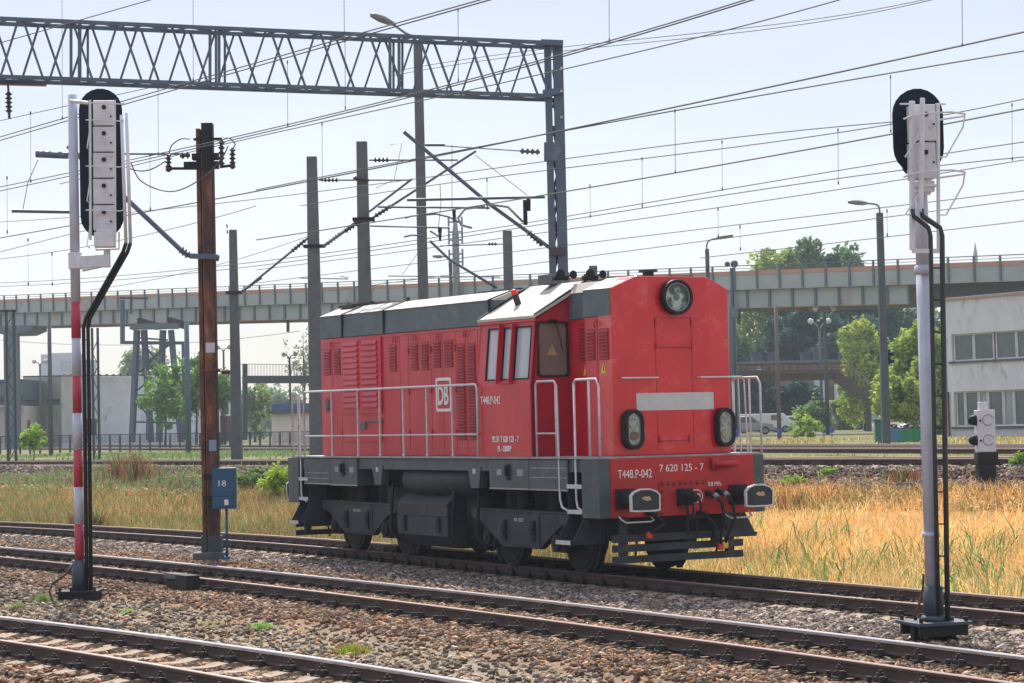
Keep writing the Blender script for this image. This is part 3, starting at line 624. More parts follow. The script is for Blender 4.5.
# ---- cab
CX0, CX1 = 2.12, 4.06
def yl_(z): return 1.42-max(0, z-3.02)*.10
def wallmap(side): return lambda x, d, z: (x, side*(yl_(z)-d), z)
def holed(mb, mp, us, vs, holes, d=.05):
    ucut = sorted(set(us+[h[0] for h in holes]+[h[1] for h in holes])); vcut = sorted(set(vs+[h[2] for h in holes]+[h[3] for h in holes]))
    for a, b_ in zip(ucut, ucut[1:]):
        for c, e in zip(vcut, vcut[1:]):
            if any(h[0] <= a and b_ <= h[1] and h[2] <= c and e <= h[3] for h in holes): continue
            mb.add([mp(x, dd, z) for dd in (0, d) for z in (c, e) for x in (a, b_)], [(0, 1, 3, 2), (4, 6, 7, 5), (0, 4, 5, 1), (2, 3, 7, 6), (0, 2, 6, 4), (1, 5, 7, 3)])
WZ0, WZ1 = 3.10, 3.95
wins = [(2.42, 2.86), (2.99, 3.36), (3.42, 3.96)]
for s in (1, -1):
    b = LB(); holed(b, wallmap(s), [CX0, CX1], [1.865, 3.02, 4.06], [(x0, x1, WZ0, WZ1) for x0, x1 in wins])
    cabw = lb(b, 'cab_side_wall', RED)
# front and rear cab walls with windows
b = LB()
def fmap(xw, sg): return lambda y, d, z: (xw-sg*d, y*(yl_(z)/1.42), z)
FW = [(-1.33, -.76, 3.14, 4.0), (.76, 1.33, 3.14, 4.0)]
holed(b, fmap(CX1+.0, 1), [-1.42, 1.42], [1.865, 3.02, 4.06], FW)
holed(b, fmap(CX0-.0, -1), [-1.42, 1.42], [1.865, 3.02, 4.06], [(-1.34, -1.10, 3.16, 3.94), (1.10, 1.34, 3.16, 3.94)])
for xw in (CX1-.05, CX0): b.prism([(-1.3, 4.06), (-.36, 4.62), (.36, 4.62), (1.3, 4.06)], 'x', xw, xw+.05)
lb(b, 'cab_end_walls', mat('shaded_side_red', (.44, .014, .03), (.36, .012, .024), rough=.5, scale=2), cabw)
b = LB(); b.prism([(-1.37, 4.062), (-1.37, 4.11), (-.36, 4.67), (.36, 4.67), (1.37, 4.11), (1.37, 4.062), (.34, 4.62), (-.34, 4.62)], 'x', 2.08, 4.13); lb(b, 'cab_roof', ROOFW, bevel=.008)
b = LB(); b.box(2.09, 4.12, -1.365, -1.325, 4.02, 4.06); lb(b, 'cab_gutter', RED)
b = LB(); b.beam((4.10, -1.36, 4.125), (4.10, -.38, 4.685), .05, .02); b.beam((2.12, -1.36, 4.125), (2.12, -.38, 4.685), .05, .02); lb(b, 'roof_seal', BLACK)
# glazing, frames
for s in (-1, 1):
    for i, (x0, x1) in enumerate(wins):
        b = LB(); mp = wallmap(s)
        b.add([mp(x, .02, z) for z in (WZ0, WZ1) for x in (x0, x1)], [(0, 1, 3, 2)])
        g = lb(b, 'side_window', GLASSS, cabw)
        if i != 1: b = LB(); b.add([mp(x, .10, z) for z in (WZ0-.05, WZ1+.03) for x in (x0+.05, x0+.22)], [(0, 1, 3, 2)]); lb(b, 'curtain', STRIPE, g)
        b = LB(); e = .02
        for q0, q1, r0_, r1_ in ((x0-.004, x1+.004, WZ0-.004, WZ0+e), (x0-.004, x1+.004, WZ1-e, WZ1+.004), (x0-.004, x0+e, WZ0, WZ1), (x1-e, x1+.004, WZ0, WZ1)):
            b.add([mp(x, d, z) for d in (-.008, .03) for z in (r0_, r1_) for x in (q0, q1)], [(0, 1, 3, 2), (4, 6, 7, 5), (0, 4, 5, 1), (2, 3, 7, 6), (0, 2, 6, 4), (1, 5, 7, 3)])
        lb(b, 'window_seal', BLACK, g)
b = LB()
for x in (2.93, 3.39): b.add([wallmap(-1)(xx, d, z) for d in (-.07, .0) for z in (WZ0-.06, WZ1+.05) for xx in (x-.018, x+.012)], [(0, 1, 3, 2), (4, 6, 7, 5), (0, 4, 5, 1), (2, 3, 7, 6), (0, 2, 6, 4), (1, 5, 7, 3)])
b.tube([(2.93, -1.46, WZ0-.05), (3.4, -1.46, WZ0-.05)], .012, 6)
lb(b, 'window_wind_deflector', RED, cabw)
for y0, y1, z0, z1 in FW:
    b = LB(); b.add([fmap(CX1, 1)(y, .02, z) for z in (z0, z1) for y in (y0, y1)], [(0, 1, 3, 2)]); g = lb(b, 'windscreen', GLASSW, cabw)
    b = LB(); k = yl_(3.5)/1.42; yc, zc = (y0+y1)/2*k, (z0+z1)/2; Pn = [(yc-(y1-y0)/2*k-.015, z0-.015), (yc+(y1-y0)/2*k+.015, z1+.015)]
    Po = rrect(Pn[0][0], Pn[1][0], Pn[0][1], Pn[1][1], .07); Pi = rrect(Pn[0][0]+.03, Pn[1][0]-.03, Pn[0][1]+.03, Pn[1][1]-.03, .06); n = len(Po)
    b.add([(CX1+.012, *p) for p in Po]+[(CX1+.012, *p) for p in Pi]+[(CX1-.03, *p) for p in Po]+[(CX1-.03, *p) for p in Pi], [(k_, (k_+1) % n, n+(k_+1) % n, n+k_) for k_ in range(n)]+[(2*n+k_, 2*n+(k_+1) % n, (k_+1) % n, k_) for k_ in range(n)]+[(n+k_, n+(k_+1) % n, 3*n+(k_+1) % n, 3*n+k_) for k_ in range(n)])
    lb(b, 'window_seal', BLACK, g)
    b = LB(); b.tube([(CX1+.04, yc+.02, z1+.04), (CX1+.05, yc+.1, z1-.2), (CX1+.03, yc+.17, z1-.48)], .009, 6); b.box(CX1, CX1+.06, yc-.06, yc+.06, z1+.01, z1+.045); lb(b, 'wiper', BLACK, g)
    if y0 < 0:
        b = LB(); b.prism([(yc-.10, z0+.33), (yc+.10, z0+.33), (yc, z0+.50)], 'x', CX1-.017, CX1-.013); lb(b, 'warning_sticker', mat('faded_sticker', (.42, .30, .16), rough=.7), g)
b = LB(); b.box(2.2, 3.98, -1.3, 1.3, 1.9, 1.95); b.box(3.4, 3.95, -.6, .6, 1.95, 2.9); b.box(2.2, 3.98, -1.2, 1.2, 4.0, 4.03); lb(b, 'cab_interior', CABIN, cabw)
b = LB(); b.box(2.75, 3.1, -.85, -.5, 2.2, 2.75); b.box(2.72, 2.80, -.85, -.5, 2.75, 3.35); lb(b, 'driver_seat', mat('seat_cloth', (.28, .12, .12), rough=.9), cabw, bevel=.03)
side_text('T448.P-042', .185, 2.26, -1.428, 2.72, width=.72, bold=.001, parent=cabw)
side_text('92 51 7 620 125 - 7', .135, 2.66, -1.428, 2.10, width=.95, bold=.003, parent=cabw)
side_text('PL - DBSRP', .125, 2.86, -1.428, 1.95, width=.48, bold=.003, parent=cabw)
b = LB(); b.box(4.055, 4.066, -1.40, -.75, 2.42, 2.435); lb(b, 'panel_seam', REDD, cabw)
# roof strips, beacon, horns, vents
for x, hw in ((-4.36, HW), (-2.38, HW), (2.04, 1.1)):
    b = LB(); b.prism([(-hw-.03, 4.03), (-hw-.03, 4.46), (-.62, 4.64), (.62, 4.64), (hw+.03, 4.46), (hw+.03, 4.03), (hw, 4.03), (hw, 4.44), (.6, 4.61), (-.6, 4.61), (-hw, 4.44), (-hw, 4.03)], 'x', x-.025, x+.025)
    lb(b, 'roof_joint_strip', BLACK)
b = LB(); b.box(-5.44, -4.5, -.55, .55, 4.63, 4.68); b.box(-5.3, -4.6, -.75, -.5, 4.60, 4.655); b.tube([(-4.2, -.5, 4.63), (-4.2, -.5, 4.70)], .05, 8); b.tube([(-2.3, -.6, 4.63), (-2.3, -.6, 4.69)], .04, 8); b.box(.3, 1.9, -.45, .45, 4.63, 4.665); lb(b, 'roof_hatch', UNDER)
b = LB(); b.box(2.85, 3.15, -.60, -.30, 4.66, 4.82); lb(b, 'roof_box', CONC, bevel=.01)
b = LB(); b.tube([(2.8, -.95, 4.33), (2.78, -1.0, 4.50)], .055, 12); bc = lb(b, 'beacon_mount', UNDER, bevel=.004)
b = LB(); b.tube([(2.778, -1.005, 4.50), (2.77, -1.02, 4.57), (2.768, -1.022, 4.585)], [.055, .052, .03], 12); lb(b, 'beacon_lamp', BEACON, bc, smooth=True)
for y0 in (-.82, -.38):
    x = 3.9 if y0 < -.5 else 4.1
    b = LB()
    for dy, r, l in ((0, .085, .14), (.26, .07, .10)):
        b.tube([(x-.05, y0+dy, 4.76), (x+l*.5, y0+dy, 4.77), (x+l*.85, y0+dy, 4.77), (x+l, y0+dy, 4.77)], [.02, .028, .045, r], 14); 
    b.box(x-.1, x+.05, y0-.03, y0+.2, 4.68, 4.75); lb(b, 'horn', BLACK, smooth=True)
b = LB(); b.tube([(5.5, -.05, 4.62), (5.5, -.05, 4.74)], .09, 14); b.tube([(5.5, -.05, 4.735), (5.5, -.05, 4.77)], .15, 14); b.box(5.3, 5.7, -.2, .1, 4.63, 4.66); lb(b, 'exhaust_cap', UNDER)
b = LB(); b.box(4.4, 5.0, -.45, .45, 4.62, 4.66); b.box(5.7, 5.95, .1, .5, 4.63, 4.66); lb(b, 'hood_vent', UNDER)
# ---- buffer beams
for e in (1, -1):
    b = LB(); b.box(min(e*6.26, e*6.305), max(e*6.26, e*6.305), -1.30, 1.30, .93, 1.835); bb = lb(b, 'buffer_beam', REDB, bevel=.006)
    for s in (-1, 1):
        b = LB(); b.box(min(e*6.02, e*6.3), max(e*6.02, e*6.3), min(s*1.302, s*1.5), max(s*1.302, s*1.5), .93, 1.83)
        b.box(min(e*5.76, e*6.018), max(e*5.76, e*6.018), min(s*1.28, s*1.497), max(s*1.28, s*1.497), .93, 1.83); lb(b, 'corner_post', FRAMEG, bevel=.006)
    for y in (-1.05, 1.0):
        b = LB(); b.box(min(e*6.306, e*6.36), max(e*6.306, e*6.36), y-.18, y+.14, 1.06, 1.37); b.tube([(e*6.36, y, 1.215), (e*6.66, y, 1.215)], .135, 20); b.tube([(e*6.66, y, 1.215), (e*6.86, y, 1.215)], .095, 16)
        bf = lb(b, 'buffer', DARK, bevel=.01)
        P = [(-.25, -.165), (-.15, -.175), (.15, -.175), (.25, -.165), (.255, .07), (.20, .125), (.08, .165), (-.08, .165), (-.20, .125), (-.255, .07)]
        b = LB(); b.prism([(y+p[0], 1.215+p[1]) for p in P], 'x', min(e*6.86, e*6.90), max(e*6.86, e*6.90)); bh = lb(b, 'buffer_head', UNDER, bf)
        n = len(P); Pi = [(p[0]*.92, p[1]*.885) for p in P]; b = LB()
        b.add([(e*(6.905 if j < 2 else 6.855), y+p[0]*k, 1.215+p[1]*k) for j, (Q, k) in enumerate(((P, 1.02), (Pi, 1), (P, 1.02))) for p in Q], [(k, (k+1) % n, n+(k+1) % n, n+k) for k in range(n)]+[(2*n+k, 2*n+(k+1) % n, (k+1) % n, k) for k in range(n)])
        lb(b, 'buffer_rim', RAILW, bh)
        b = LB(); rr_ = random.Random(int(y*10)); b.prism([(y+.02+(.05+.04*rr_.random())*math.cos(a), 1.235+(.02+.03*rr_.random())*math.sin(a)) for a in np.linspace(0, 6.28, 14)[:-1]], 'x', min(e*6.901, e*6.903), max(e*6.901, e*6.903)); lb(b, 'wear_mark', WORN, bh)
    # rivet plate
    b = LB(); b.box(min(e*6.305, e*6.318), max(e*6.305, e*6.318), -.44, .40, .935, 1.45); pl_ = lb(b, 'drawgear_plate', REDB, bb)
    b = LB()
    for k in range(8): b.tube([(e*6.31, -.39+k*.105, 1.415), (e*6.338, -.39+k*.105, 1.415)], .022, 8)
    for k in range(4):
        for y in (-.40, .36): b.tube([(e*6.31, y, 1.30-k*.11), (e*6.338, y, 1.30-k*.11)], .022, 8)
    lb(b, 'rivets', mat('rivet_red', (.16, .01, .012), rough=.5), pl_)
    b = LB(); b.box(min(e*6.318, e*6.322), max(e*6.318, e*6.322), -.445, .405, 1.448, 1.456); b.box(min(e*6.318, e*6.322), max(e*6.318, e*6.322), -.447, -.44, .94, 1.447); lb(b, 'plate_edge', mat('rivet_red', (.16, .01, .012)), pl_)
    # hook and screw coupling
    b = LB(); b.box(min(e*6.31, e*6.42), max(e*6.31, e*6.42), -.14, .10, 1.08, 1.34); b.prism([(e*6.42, 1.15), (e*6.62, 1.13), (e*6.68, 1.22), (e*6.62, 1.30), (e*6.58, 1.30), (e*6.6, 1.22), (e*6.42, 1.25)], 'y', -.045, .035); hk = lb(b, 'draw_hook', DARK, bevel=.008)
    b = LB()
    for y in (-.0, .14): b.tube([(e*6.5, y, 1.24), (e*6.56, y+.01, 1.05), (e*6.5, y+.02, .88)], .018, 8)
    b.tube([(e*6.5, -.03, .9), (e*6.5, .2, .9)], .03, 8); b.tube([(e*6.46, -.04, 1.12), (e*6.48, -.05, .62)], .022, 8); b.tube([(e*6.5, .09, .9), (e*6.5, .1, .62)], .014, 8); lb(b, 'screw_coupling', DARK, hk)
    # hoses
    for k, (y, z, drop, mt, yo) in enumerate(((.47, 1.23, .78, ORG, .05), (.66, 1.25, .78, YEL, -.06), (-.62, .98, .30, ORG, -.14), (.30, .93, .35, BLACK, .1))):
        b = LB(); b.tube([(e*6.31, y-.04, z), (e*6.44, y, z), (e*6.56, y+.06, z-.12), (e*6.58, y+.09, z-drop*.5), (e*6.54, y+yo*.6, z-drop*.85), (e*6.50, y+yo, z-drop)], .027, 8); b.tube([(e*6.31, y-.06, z+.03), (e*6.48, y+.01, z-.02)], .045, 8); hs = lb(b, 'brake_hose', BLACK, smooth=True)
        b = LB(); b.box(min(e*6.47, e*6.53), max(e*6.47, e*6.53), y+yo-.05, y+yo+.05, z-drop-.07, z-drop+.03); lb(b, 'hose_tap', mt, hs, bevel=.012)
        if k < 2:
            b = LB(); b.tube([(e*6.45, y, z-.0), (e*6.50, y+.02, z-.04)], .048, 8); lb(b, 'hose_clamp', ALU, hs)
    for y0, y1 in ((-1.17, -.62), (.72, 1.18)):
        b = LB(); b.tube([(e*6.31, y0, .95), (e*6.36, y0+.02, .90), (e*6.42, y0+.06, .86), (e*6.42, y1-.06, .86), (e*6.42, y1, .88), (e*6.31, y1, .95)], .013, 8); lb(b, 'shunter_handle', RAILW)
    b = LB(); b.tube([(e*6.31, .56, 1.70), (e*6.40, .56, 1.70), (e*6.40, .9, 1.70), (e*6.31, .9, 1.70)], .055, 10); b.box(min(e*6.3, e*6.38), max(e*6.3, e*6.38), .5, .62, 1.62, 1.80); lb(b, 'jumper_socket', REDB, bb, smooth=True)
    # plough bars
    b = LB()
    for z in (.62, .47, .30): b.box(min(e*6.34, e*6.38), max(e*6.34, e*6.38), -1.33, 1.02, z-.055, z+.055)
    for y in (-1.1, .82): b.box(min(e*6.24, e*6.338), max(e*6.24, e*6.338), y-.06, y+.06, .27, .95)
    lb(b, 'guard_bars', UNDER)
    b = LB(); b.box(min(e*5.62, e*6.0), max(e*5.62, e*6.0), -1.0, 1.0, .55, .93); lb(b, 'guard_backing', DARK)
    b = LB(); b.box(min(e*5.9, e*6.255), max(e*5.9, e*6.255), -1.27, 1.27, .94, 1.615); lb(b, 'headstock', DARK)
    b = LB()
    for y in (-.74, .74): b.tube([(e*5.9, y, .9), (e*6.1, y, .5), (e*6.0, y, .22)], .02, 6)
    lb(b, 'sand_pipe', DARK)
    # steps at both corners
    for s in (-1, 1):
        xa, xb = (5.27, 5.76)
        x0_, x1_ = min(e*xa, e*xb), max(e*xa, e*xb)
        for X_ in (x0_, x1_-.012):
            b = LB(); b.prism([(s*1.47, .93), (s*1.47, 1.62), (s*1.1, 1.62), (s*1.1, .52), (s*1.70, .52)], 'x', X_, X_+.012); lb(b, 'step_cheek', UNDER)
        for z, y1 in ((1.42, 1.49), (1.03, 1.49), (.57, 1.71)):
            b = LB(); b.box(x0_+.014, x1_-.014, min(s*(y1-.28), s*y1), max(s*(y1-.28), s*y1), z-.02, z+.012); st = lb(b, 'step', DARK)
            b = LB(); b.box(x0_+.014, x1_-.014, min(s*y1, s*(y1+.006)), max(s*y1, s*(y1+.006)), z-.045, z+.02); lb(b, 'step_edge', STRIPE, st)
front_text('T448.P-042', .185, 6.307, -1.17, 1.53, width=.60, bold=-.001)
front_text('7 620 125 - 7', .16, 6.307, -.43, 1.61, width=.80, bold=-.001)
front_text('0.8 MPa', .10, 6.307, .45, 1.36, width=.24)
b = LB(); n = 20; Po = rrect(-.02+.06, .33, 1.12, 1.31, .09, 6)
Pa = [(6.32, *p) for p in Po]; b.tube([Vector(p) for p in Pa]+[Vector(Pa[0])], .007, 5, False); ov = lb(b, 'maker_oval', WHITE)
front_text('ČKD', .12, 6.321, .10, 1.17, width=.19, bold=.004, parent=ov)
# ---- railings
def rail_tube(pts, r=.019, name='handrail', parent=None): b = LB(); b.tube(pts, r, 8); return lb(b, name, RAILW, parent, smooth=True)
for s in (-1, 1):
    y = s*1.47
    h = rail_tube([(-5.47, y, 1.86), (-5.47, y, 2.98), (-5.42, y, 3.05), (2.16, y, 3.05), (2.21, y, 2.98), (2.21, y, 1.86)], .02, 'side_railing')
    b = LB(); b.tube([(-5.47, y, 2.23), (2.2, y, 2.23)], .015, 8); lb(b, 'middle_rail', RAILW, h)
    for x in (-4.05, -2.8, -1.79, -.76, .23, 1.25):
        b = LB(); b.tube([(x, y, 1.86), (x, y, 3.04)], .019, 8); b.tube([(x, y, 1.862), (x, y, 1.90)], .032, 8); lb(b, 'railing_post', RAILW, h)
    rail_tube([(5.54, y, 3.0), (5.60, y, 3.05), (6.22, y, 3.05), (6.30, y, 2.95), (6.30, y, 1.86)]); 
    rail_tube([(5.54, y, 3.0), (5.54, y, 1.2), (5.58, y, 1.08), (5.74, y, 1.03)]); rail_tube([(6.0, y, 1.86), (6.0, y, 3.05)], .016)
    rail_tube([(4.30, y, 1.86), (4.30, y, 3.0), (4.35, y, 3.05), (4.90, y, 3.05), (4.98, y, 2.97), (5.02, y, 1.2), (5.08, y, 1.08), (5.25, y, 1.03)]); rail_tube([(4.30, y, 2.23), (5.0, y, 2.23)], .014); rail_tube([(4.94, y, 3.03), (4.94, y, 1.86)], .015)
    rail_tube([(-6.08, y, 1.86), (-6.08, y, 3.0), (-6.02, y, 3.05), (-5.84, y, 3.05), (-5.78, y, 3.0), (-5.78, y, 1.86)]); rail_tube([(-5.9, y, 3.05), (-5.70, y, 3.0), (-5.68, y, 1.1), (-5.6, y, 1.0), (-5.4, y, .96)])
# ---- side boxes below the walkway
for s in (-1, 1):
    def ybox(b, x0, x1, d0, d1, z0, z1): b.box(x0, x1, min(s*d0, s*d1), max(s*d0, s*d1), z0, z1)
    for x0, x1, z0 in ((-5.49, -4.19, 1.31), (-4.17, -2.87, 1.30), (2.62, 4.0, 1.33), (4.02, 5.28, 1.33)):
        b = LB(); ybox(b, x0, x1, 1.0, 1.475, z0, 1.82); bx = lb(b, 'equipment_box', FRAMEG, bevel=.008)
        b = LB(); ybox(b, x0, x1, 1.476, 1.482, z0, z0+.025); ybox(b, x0+.02, x0+.03, 1.476, 1.479, z0+.05, 1.78); lb(b, 'box_trim', DECK, bx)
        if (x0 < -5 or x0 > 4):
            b = LB()
            for z in (1.53, 1.68 if x0 > 0 else 1.42): ybox(b, x0+.06, x1-.03, 1.476, 1.484, z, z+.014)
            lb(b, 'box_strip', DECK, bx)
        else:
            b = LB(); ybox(b, (x0+x1)/2-.03, (x0+x1)/2+.03, 1.48, 1.55, 1.55, 1.72); ybox(b, (x0+x1)/2-.06, (x0+x1)/2+.06, 1.476, 1.50, 1.48, 1.74); lb(b, 'box_handle', DARK, bx, bevel=.01)
            b = LB(); ybox(b, (x0+x1)/2-.42, (x0+x1)/2-.25, 1.477, 1.479, 1.56, 1.66); ybox(b, (x0+x1)/2+.30, (x0+x1)/2+.5, 1.477, 1.479, 1.55, 1.66); lb(b, 'data_plate', DECK, bx)
    for xc in (-1.98, 2.02):
        b = LB(); b.prism([(xc-.25, 1.70), (xc+.25, 1.70), (xc+.16, 1.33), (xc-.13, 1.33)], 'y', min(s*1.3, s*1.46), max(s*1.3, s*1.46)); br_ = lb(b, 'sand_box', FRAMEG, bevel=.01)
        b = LB(); b.box(xc-.05, xc+.06, min(s*1.46, s*1.464), max(s*1.46, s*1.464), 1.58, 1.66); lb(b, 'data_plate', STRIPE, br_)
    # air reservoir
    b = LB(); b.tube([(-1.10, s*1.12, 1.44), (-1.04, s*1.12, 1.44), (1.52, s*1.12, 1.44), (1.62, s*1.12, 1.44)], [.19, .265, .265, .17], 24); lb(b, 'air_reservoir', UNDER, smooth=True)
    b = LB(); b.prism([(s*1.05, 1.20), (s*1.18, 1.19), (s*1.38, 1.03), (s*1.38, .46), (s*1.15, .25), (s*.3, .25), (s*.3, 1.20)], 'x', -1.30, .78); fb = lb(b, 'fuel_tank', UNDER, bevel=.012)
    b = LB()
    for x in (-.95, .45): b.tube([(x, s*1.38, .70), (x, s*1.42, .70)], .06, 10); b.box(x-.05, x+.05, min(s*1.38, s*1.41), max(s*1.38, s*1.41), .52, .80)
    b.box(-1.29, .77, min(s*1.38, s*1.386), max(s*1.38, s*1.386), .80, .815); b.tube([(.1, s*1.2, 1.19), (.1, s*1.26, 1.28)], .07, 8); b.tube([(-.6, s*1.2, 1.18), (-.55, s*1.2, 1.26)], .05, 8); lb(b, 'tank_fittings', DARK, fb)
    b = LB()
    for x in (-1.62, .95, 1.9):
        b.tube([(x, s*1.3, 1.36), (x+.08, s*1.36, 1.2), (x+.03, s*1.36, .8), (x-.06, s*1.33, .5), (x+.15, s*1.25, .3)], .03, 8)
    b.box(-2.1, -1.45, min(s*.9, s*1.2), max(s*.9, s*1.2), .5, 1.3); b.box(.95, 1.6, min(s*.7, s*1.1), max(s*.7, s*1.1), .4, 1.2); lb(b, 'pipework', DARK, smooth=True)
    # bogie frames
    for c in (-3.3, 3.3):
        b = LB(); b.prism([(c-1.78, .99), (c-1.78, .84), (c-1.38, .74), (c-.66, .37), (c+.66, .37), (c+1.32, .74), (c+1.78, .84), (c+1.78, .99)], 'y', min(s*1.16, s*1.28), max(s*1.16, s*1.28)); bo = lb(b, 'bogie_frame', UNDER, bevel=.012)
        b = LB(); b.box(c-.68, c+.68, min(s*1.281, s*1.30), max(s*1.281, s*1.30), .42, .90); b.box(c-1.7, c+1.7, min(s*1.281, s*1.30), max(s*1.281, s*1.30), .955, .985); lb(b, 'frame_rib', UNDER, bo, bevel=.005)
        b = LB()
        for x in (-.5, .5): b.tube([(c+x, s*1.30, .66), (c+x, s*1.36, .66)], .07, 10); b.box(c+x-.06, c+x+.06, min(s*1.30, s*1.33), max(s*1.30, s*1.33), .48, .82)
        lb(b, 'damper_bracket', DARK, bo)
        side_t = text('40-1021' if c < 0 else '40-1022', .08, Matrix.Translation((c-.17, -1.305, .80)) @ T90, STRIPE, bo, width=.34) if s < 0 else None
        for x in (-1.2, 1.2):
            b = LB(); b.box(c+x-.20, c+x+.20, min(s*1.02, s*1.24), max(s*1.02, s*1.24), .34, .68); b.tube([(c+x, s*1.22, .5), (c+x, s*1.30, .5)], .13, 16); b.tube([(c+x, s*1.30, .5), (c+x, s*1.33, .5)], .06, 10); lb(b, 'axle_box', DARK, bo, bevel=.01)
            b = LB()
            b.tube([(c+x, s*.68, .5), (c+x, s*.71, .5)], .535, 40); b.tube([(c+x, s*.71, .5), (c+x, s*.825, .5)], .50, 40); wl = lb(b, 'wheel', DARK, bevel=.004)
            b = LB(); b.tube([(c+x, s*.826, .5), (c+x, s*.84, .5)], [.44, .43], 40); b.tube([(c+x, s*.84, .5), (c+x, s*.88, .5)], .13, 20); lb(b, 'wheel_disc', DARK, wl)
            b = LB(); rr = .56; sg = 1 if x > 0 else -1
            b.prism([(c+x+sg*rr*math.cos(t_), .52+rr*math.sin(t_)) for t_ in np.linspace(-.9, .6, 8)]+[(c+x+sg*(rr+.08)*math.cos(t_), .52+(rr+.08)*math.sin(t_)) for t_ in np.linspace(.6, -.9, 8)], 'y', min(s*.72, s*.82), max(s*.72, s*.82)); lb(b, 'brake_block', DARK, wl)
        for x in (-.52, -.16, .9):
            b = LB()
            for k in range(9): b.tube([(c+x, s*1.08, 1.0+k*.042), (c+x, s*1.08, 1.024+k*.042)], .15, 14)
            b.tube([(c+x, s*1.08, .98), (c+x, s*1.08, 1.40)], .115, 12)
            lb(b, 'suspension_spring', DARK)

# ------------------------------------------------------------------ posts, masts and signals
def foot(u, v, D):
    P = wp(u, v, D); P.z = gz(P); return P
def top_z(P, v): return height_at(P, v)
def up(P, z): return Vector((P.x, P.y, z))
# --- striped signal mast on the left (seen from behind)
P = wp(80, 592, 35); P.z = -.22
sg = empty('railway_signal', P, 'tall five-lamp signal seen from behind, on a red and white striped mast', 'railway signal')
zt = top_z(P, 95)
bands = [(590, 560, SOCK, .125), (560, 524, MASTR, .074), (524, 487, MASTW, .074), (487, 450, MASTR, .074), (450, 413, MASTW, .074), (413, 376, MASTR, .074), (376, 338, MASTW, .074), (338, 302, MASTR, .078), (302, 95, MASTW, .078)]
for v0, v1, mt, r in bands:
    b = MB(); b.tube([up(P, top_z(P, v0)), up(P, top_z(P, v1))], r, 18); b.build('mast_socket' if mt is SOCK else 'mast_band', mt, sg, smooth=True)
zb = top_z(P, 590)
b = MB(); b.box(P.x-.34, P.x+.34, P.y-.28, P.y+.28, zb-.04, zb); b.box(P.x-.31, P.x+.31, P.y-.24, P.y+.24, zb-.16, zb-.04)
for dx in (-.28, -.1, .1, .28): b.tube([(P.x+dx, P.y-.22, zb), (P.x+dx, P.y-.22, zb+.06)], .025, 8)
b.box(P.x-.2, P.x-.05, P.y-.1, P.y+.1, zb-.3, zb-.16); b.box(P.x+.05, P.x+.2, P.y-.1, P.y+.1, zb-.3, zb-.16); b.build('base_plate', DARK, sg, bevel=.006)
PX = .0163   # metres per pixel at this mast
def sp(u, v, dy=0): Q = wp(u, v, 35+dy); return Q
za = top_z(P, 266)
b = MB(); a0, a1 = sp(80, 262), sp(110, 261); b.beam(a0, a1, .12, .20); b.beam(sp(82, 268), sp(100, 264), .10, .12); b.tube([sp(107, 263), sp(107, 250)], .055, 12)
b.tube([up(P, za-.05), up(P, za+.22)], .11, 16); b.build('mast_bracket', SIGW, sg, bevel=.01)
def board(parent, c, w_, h_, yaw, n=12):
    """oval background board, thin steel, facing away"""
    r = w_/2; Pn = [(r*math.cos(a), h_/2-r+r*math.sin(a)) for a in np.linspace(0, math.pi, n)]+[(r*math.cos(a), -(h_/2-r)+r*math.sin(a)) for a in np.linspace(math.pi, 2*math.pi, n)]
    ax = Vector((math.cos(yaw), math.sin(yaw), 0)); ay = Vector((-math.sin(yaw), math.cos(yaw), 0)); b = MB(); n2 = len(Pn)
    vs = [c+ax*p[0]+Vector((0, 0, p[1]))+ay*t for t in (0, .03) for p in Pn]
    b.add(vs, [tuple(range(n2)), tuple(range(2*n2-1, n2-1, -1))]+[(i, (i+1) % n2, n2+(i+1) % n2, n2+i) for i in range(n2)])
    return b.build('background_board', BLACKP, parent, bevel=.006), ax, ay
c = sp(101.3, 163, .25); bo_, ax, ay = board(sg, c, .70, 2.46, .12)
for k in range(5):
    v = 100+k*26.2; q0, q1 = sp(104, v), sp(104, v+25.6); ct = (q0+q1)/2+ay*.12; hgt = (q0-q1).length/2-.004
    b = MB(); b.obox(ct, ax*.175, ay*.12, Vector((0, 0, hgt))); lm = b.build('lamp_housing', SIGW, sg, bevel=.012)
    b = MB(); b.tube([ct-ay*.12+Vector((0, 0, hgt*.45)), ct-ay*.145+Vector((0, 0, hgt*.45))], .036, 12); b.build('cable_gland', BLACK, lm)
    b = MB(); b.tube([ct-ay*.12+ax*.11+Vector((0, 0, -hgt*.3)), ct-ay*.14+ax*.11+Vector((0, 0, -hgt*.3))], .016, 8); b.build('latch', DARK, lm)
    b = MB(); b.tube([ct+ay*.15, ct+ay*.42], [.12, .13], 14, False); b.build('lamp_hood', BLACKP, lm)
b = MB(); q = sp(105, 240); b.obox(q, ax*.17, ay*.12, (0, 0, .12)); b.obox(sp(106, 232), ax*.15, ay*.1, (0, 0, .04)); b.build('junction_box', SIGW, sg, bevel=.01)
b = MB(); b.tube([sp(98, 246), sp(112, 246)], .02, 6); b.tube([sp(96, 240, -.1), sp(96, 250, -.1), sp(119, 249, -.1), sp(119, 232, -.1)], .014, 6); b.build('cable_bracket', WORN, sg)
b = MB()
for u in (90, 115): b.tube([sp(u, 100, -.12), sp(u+.5, 240, -.12)], .022 if u == 90 else .014, 8)
for v in (103, 120, 166, 210): b.tube([sp(86, v, -.05), sp(90, v, -.12), sp(120, v+1, -.14), sp(124, v, -.1)], .011, 6)
for v in (128, 181, 226): b.tube([sp(90, v, -.12), sp(87, v+20, -.2), sp(90, v+22, -.12)], .009, 6)
b.build('guard_rails', SIGW, sg)
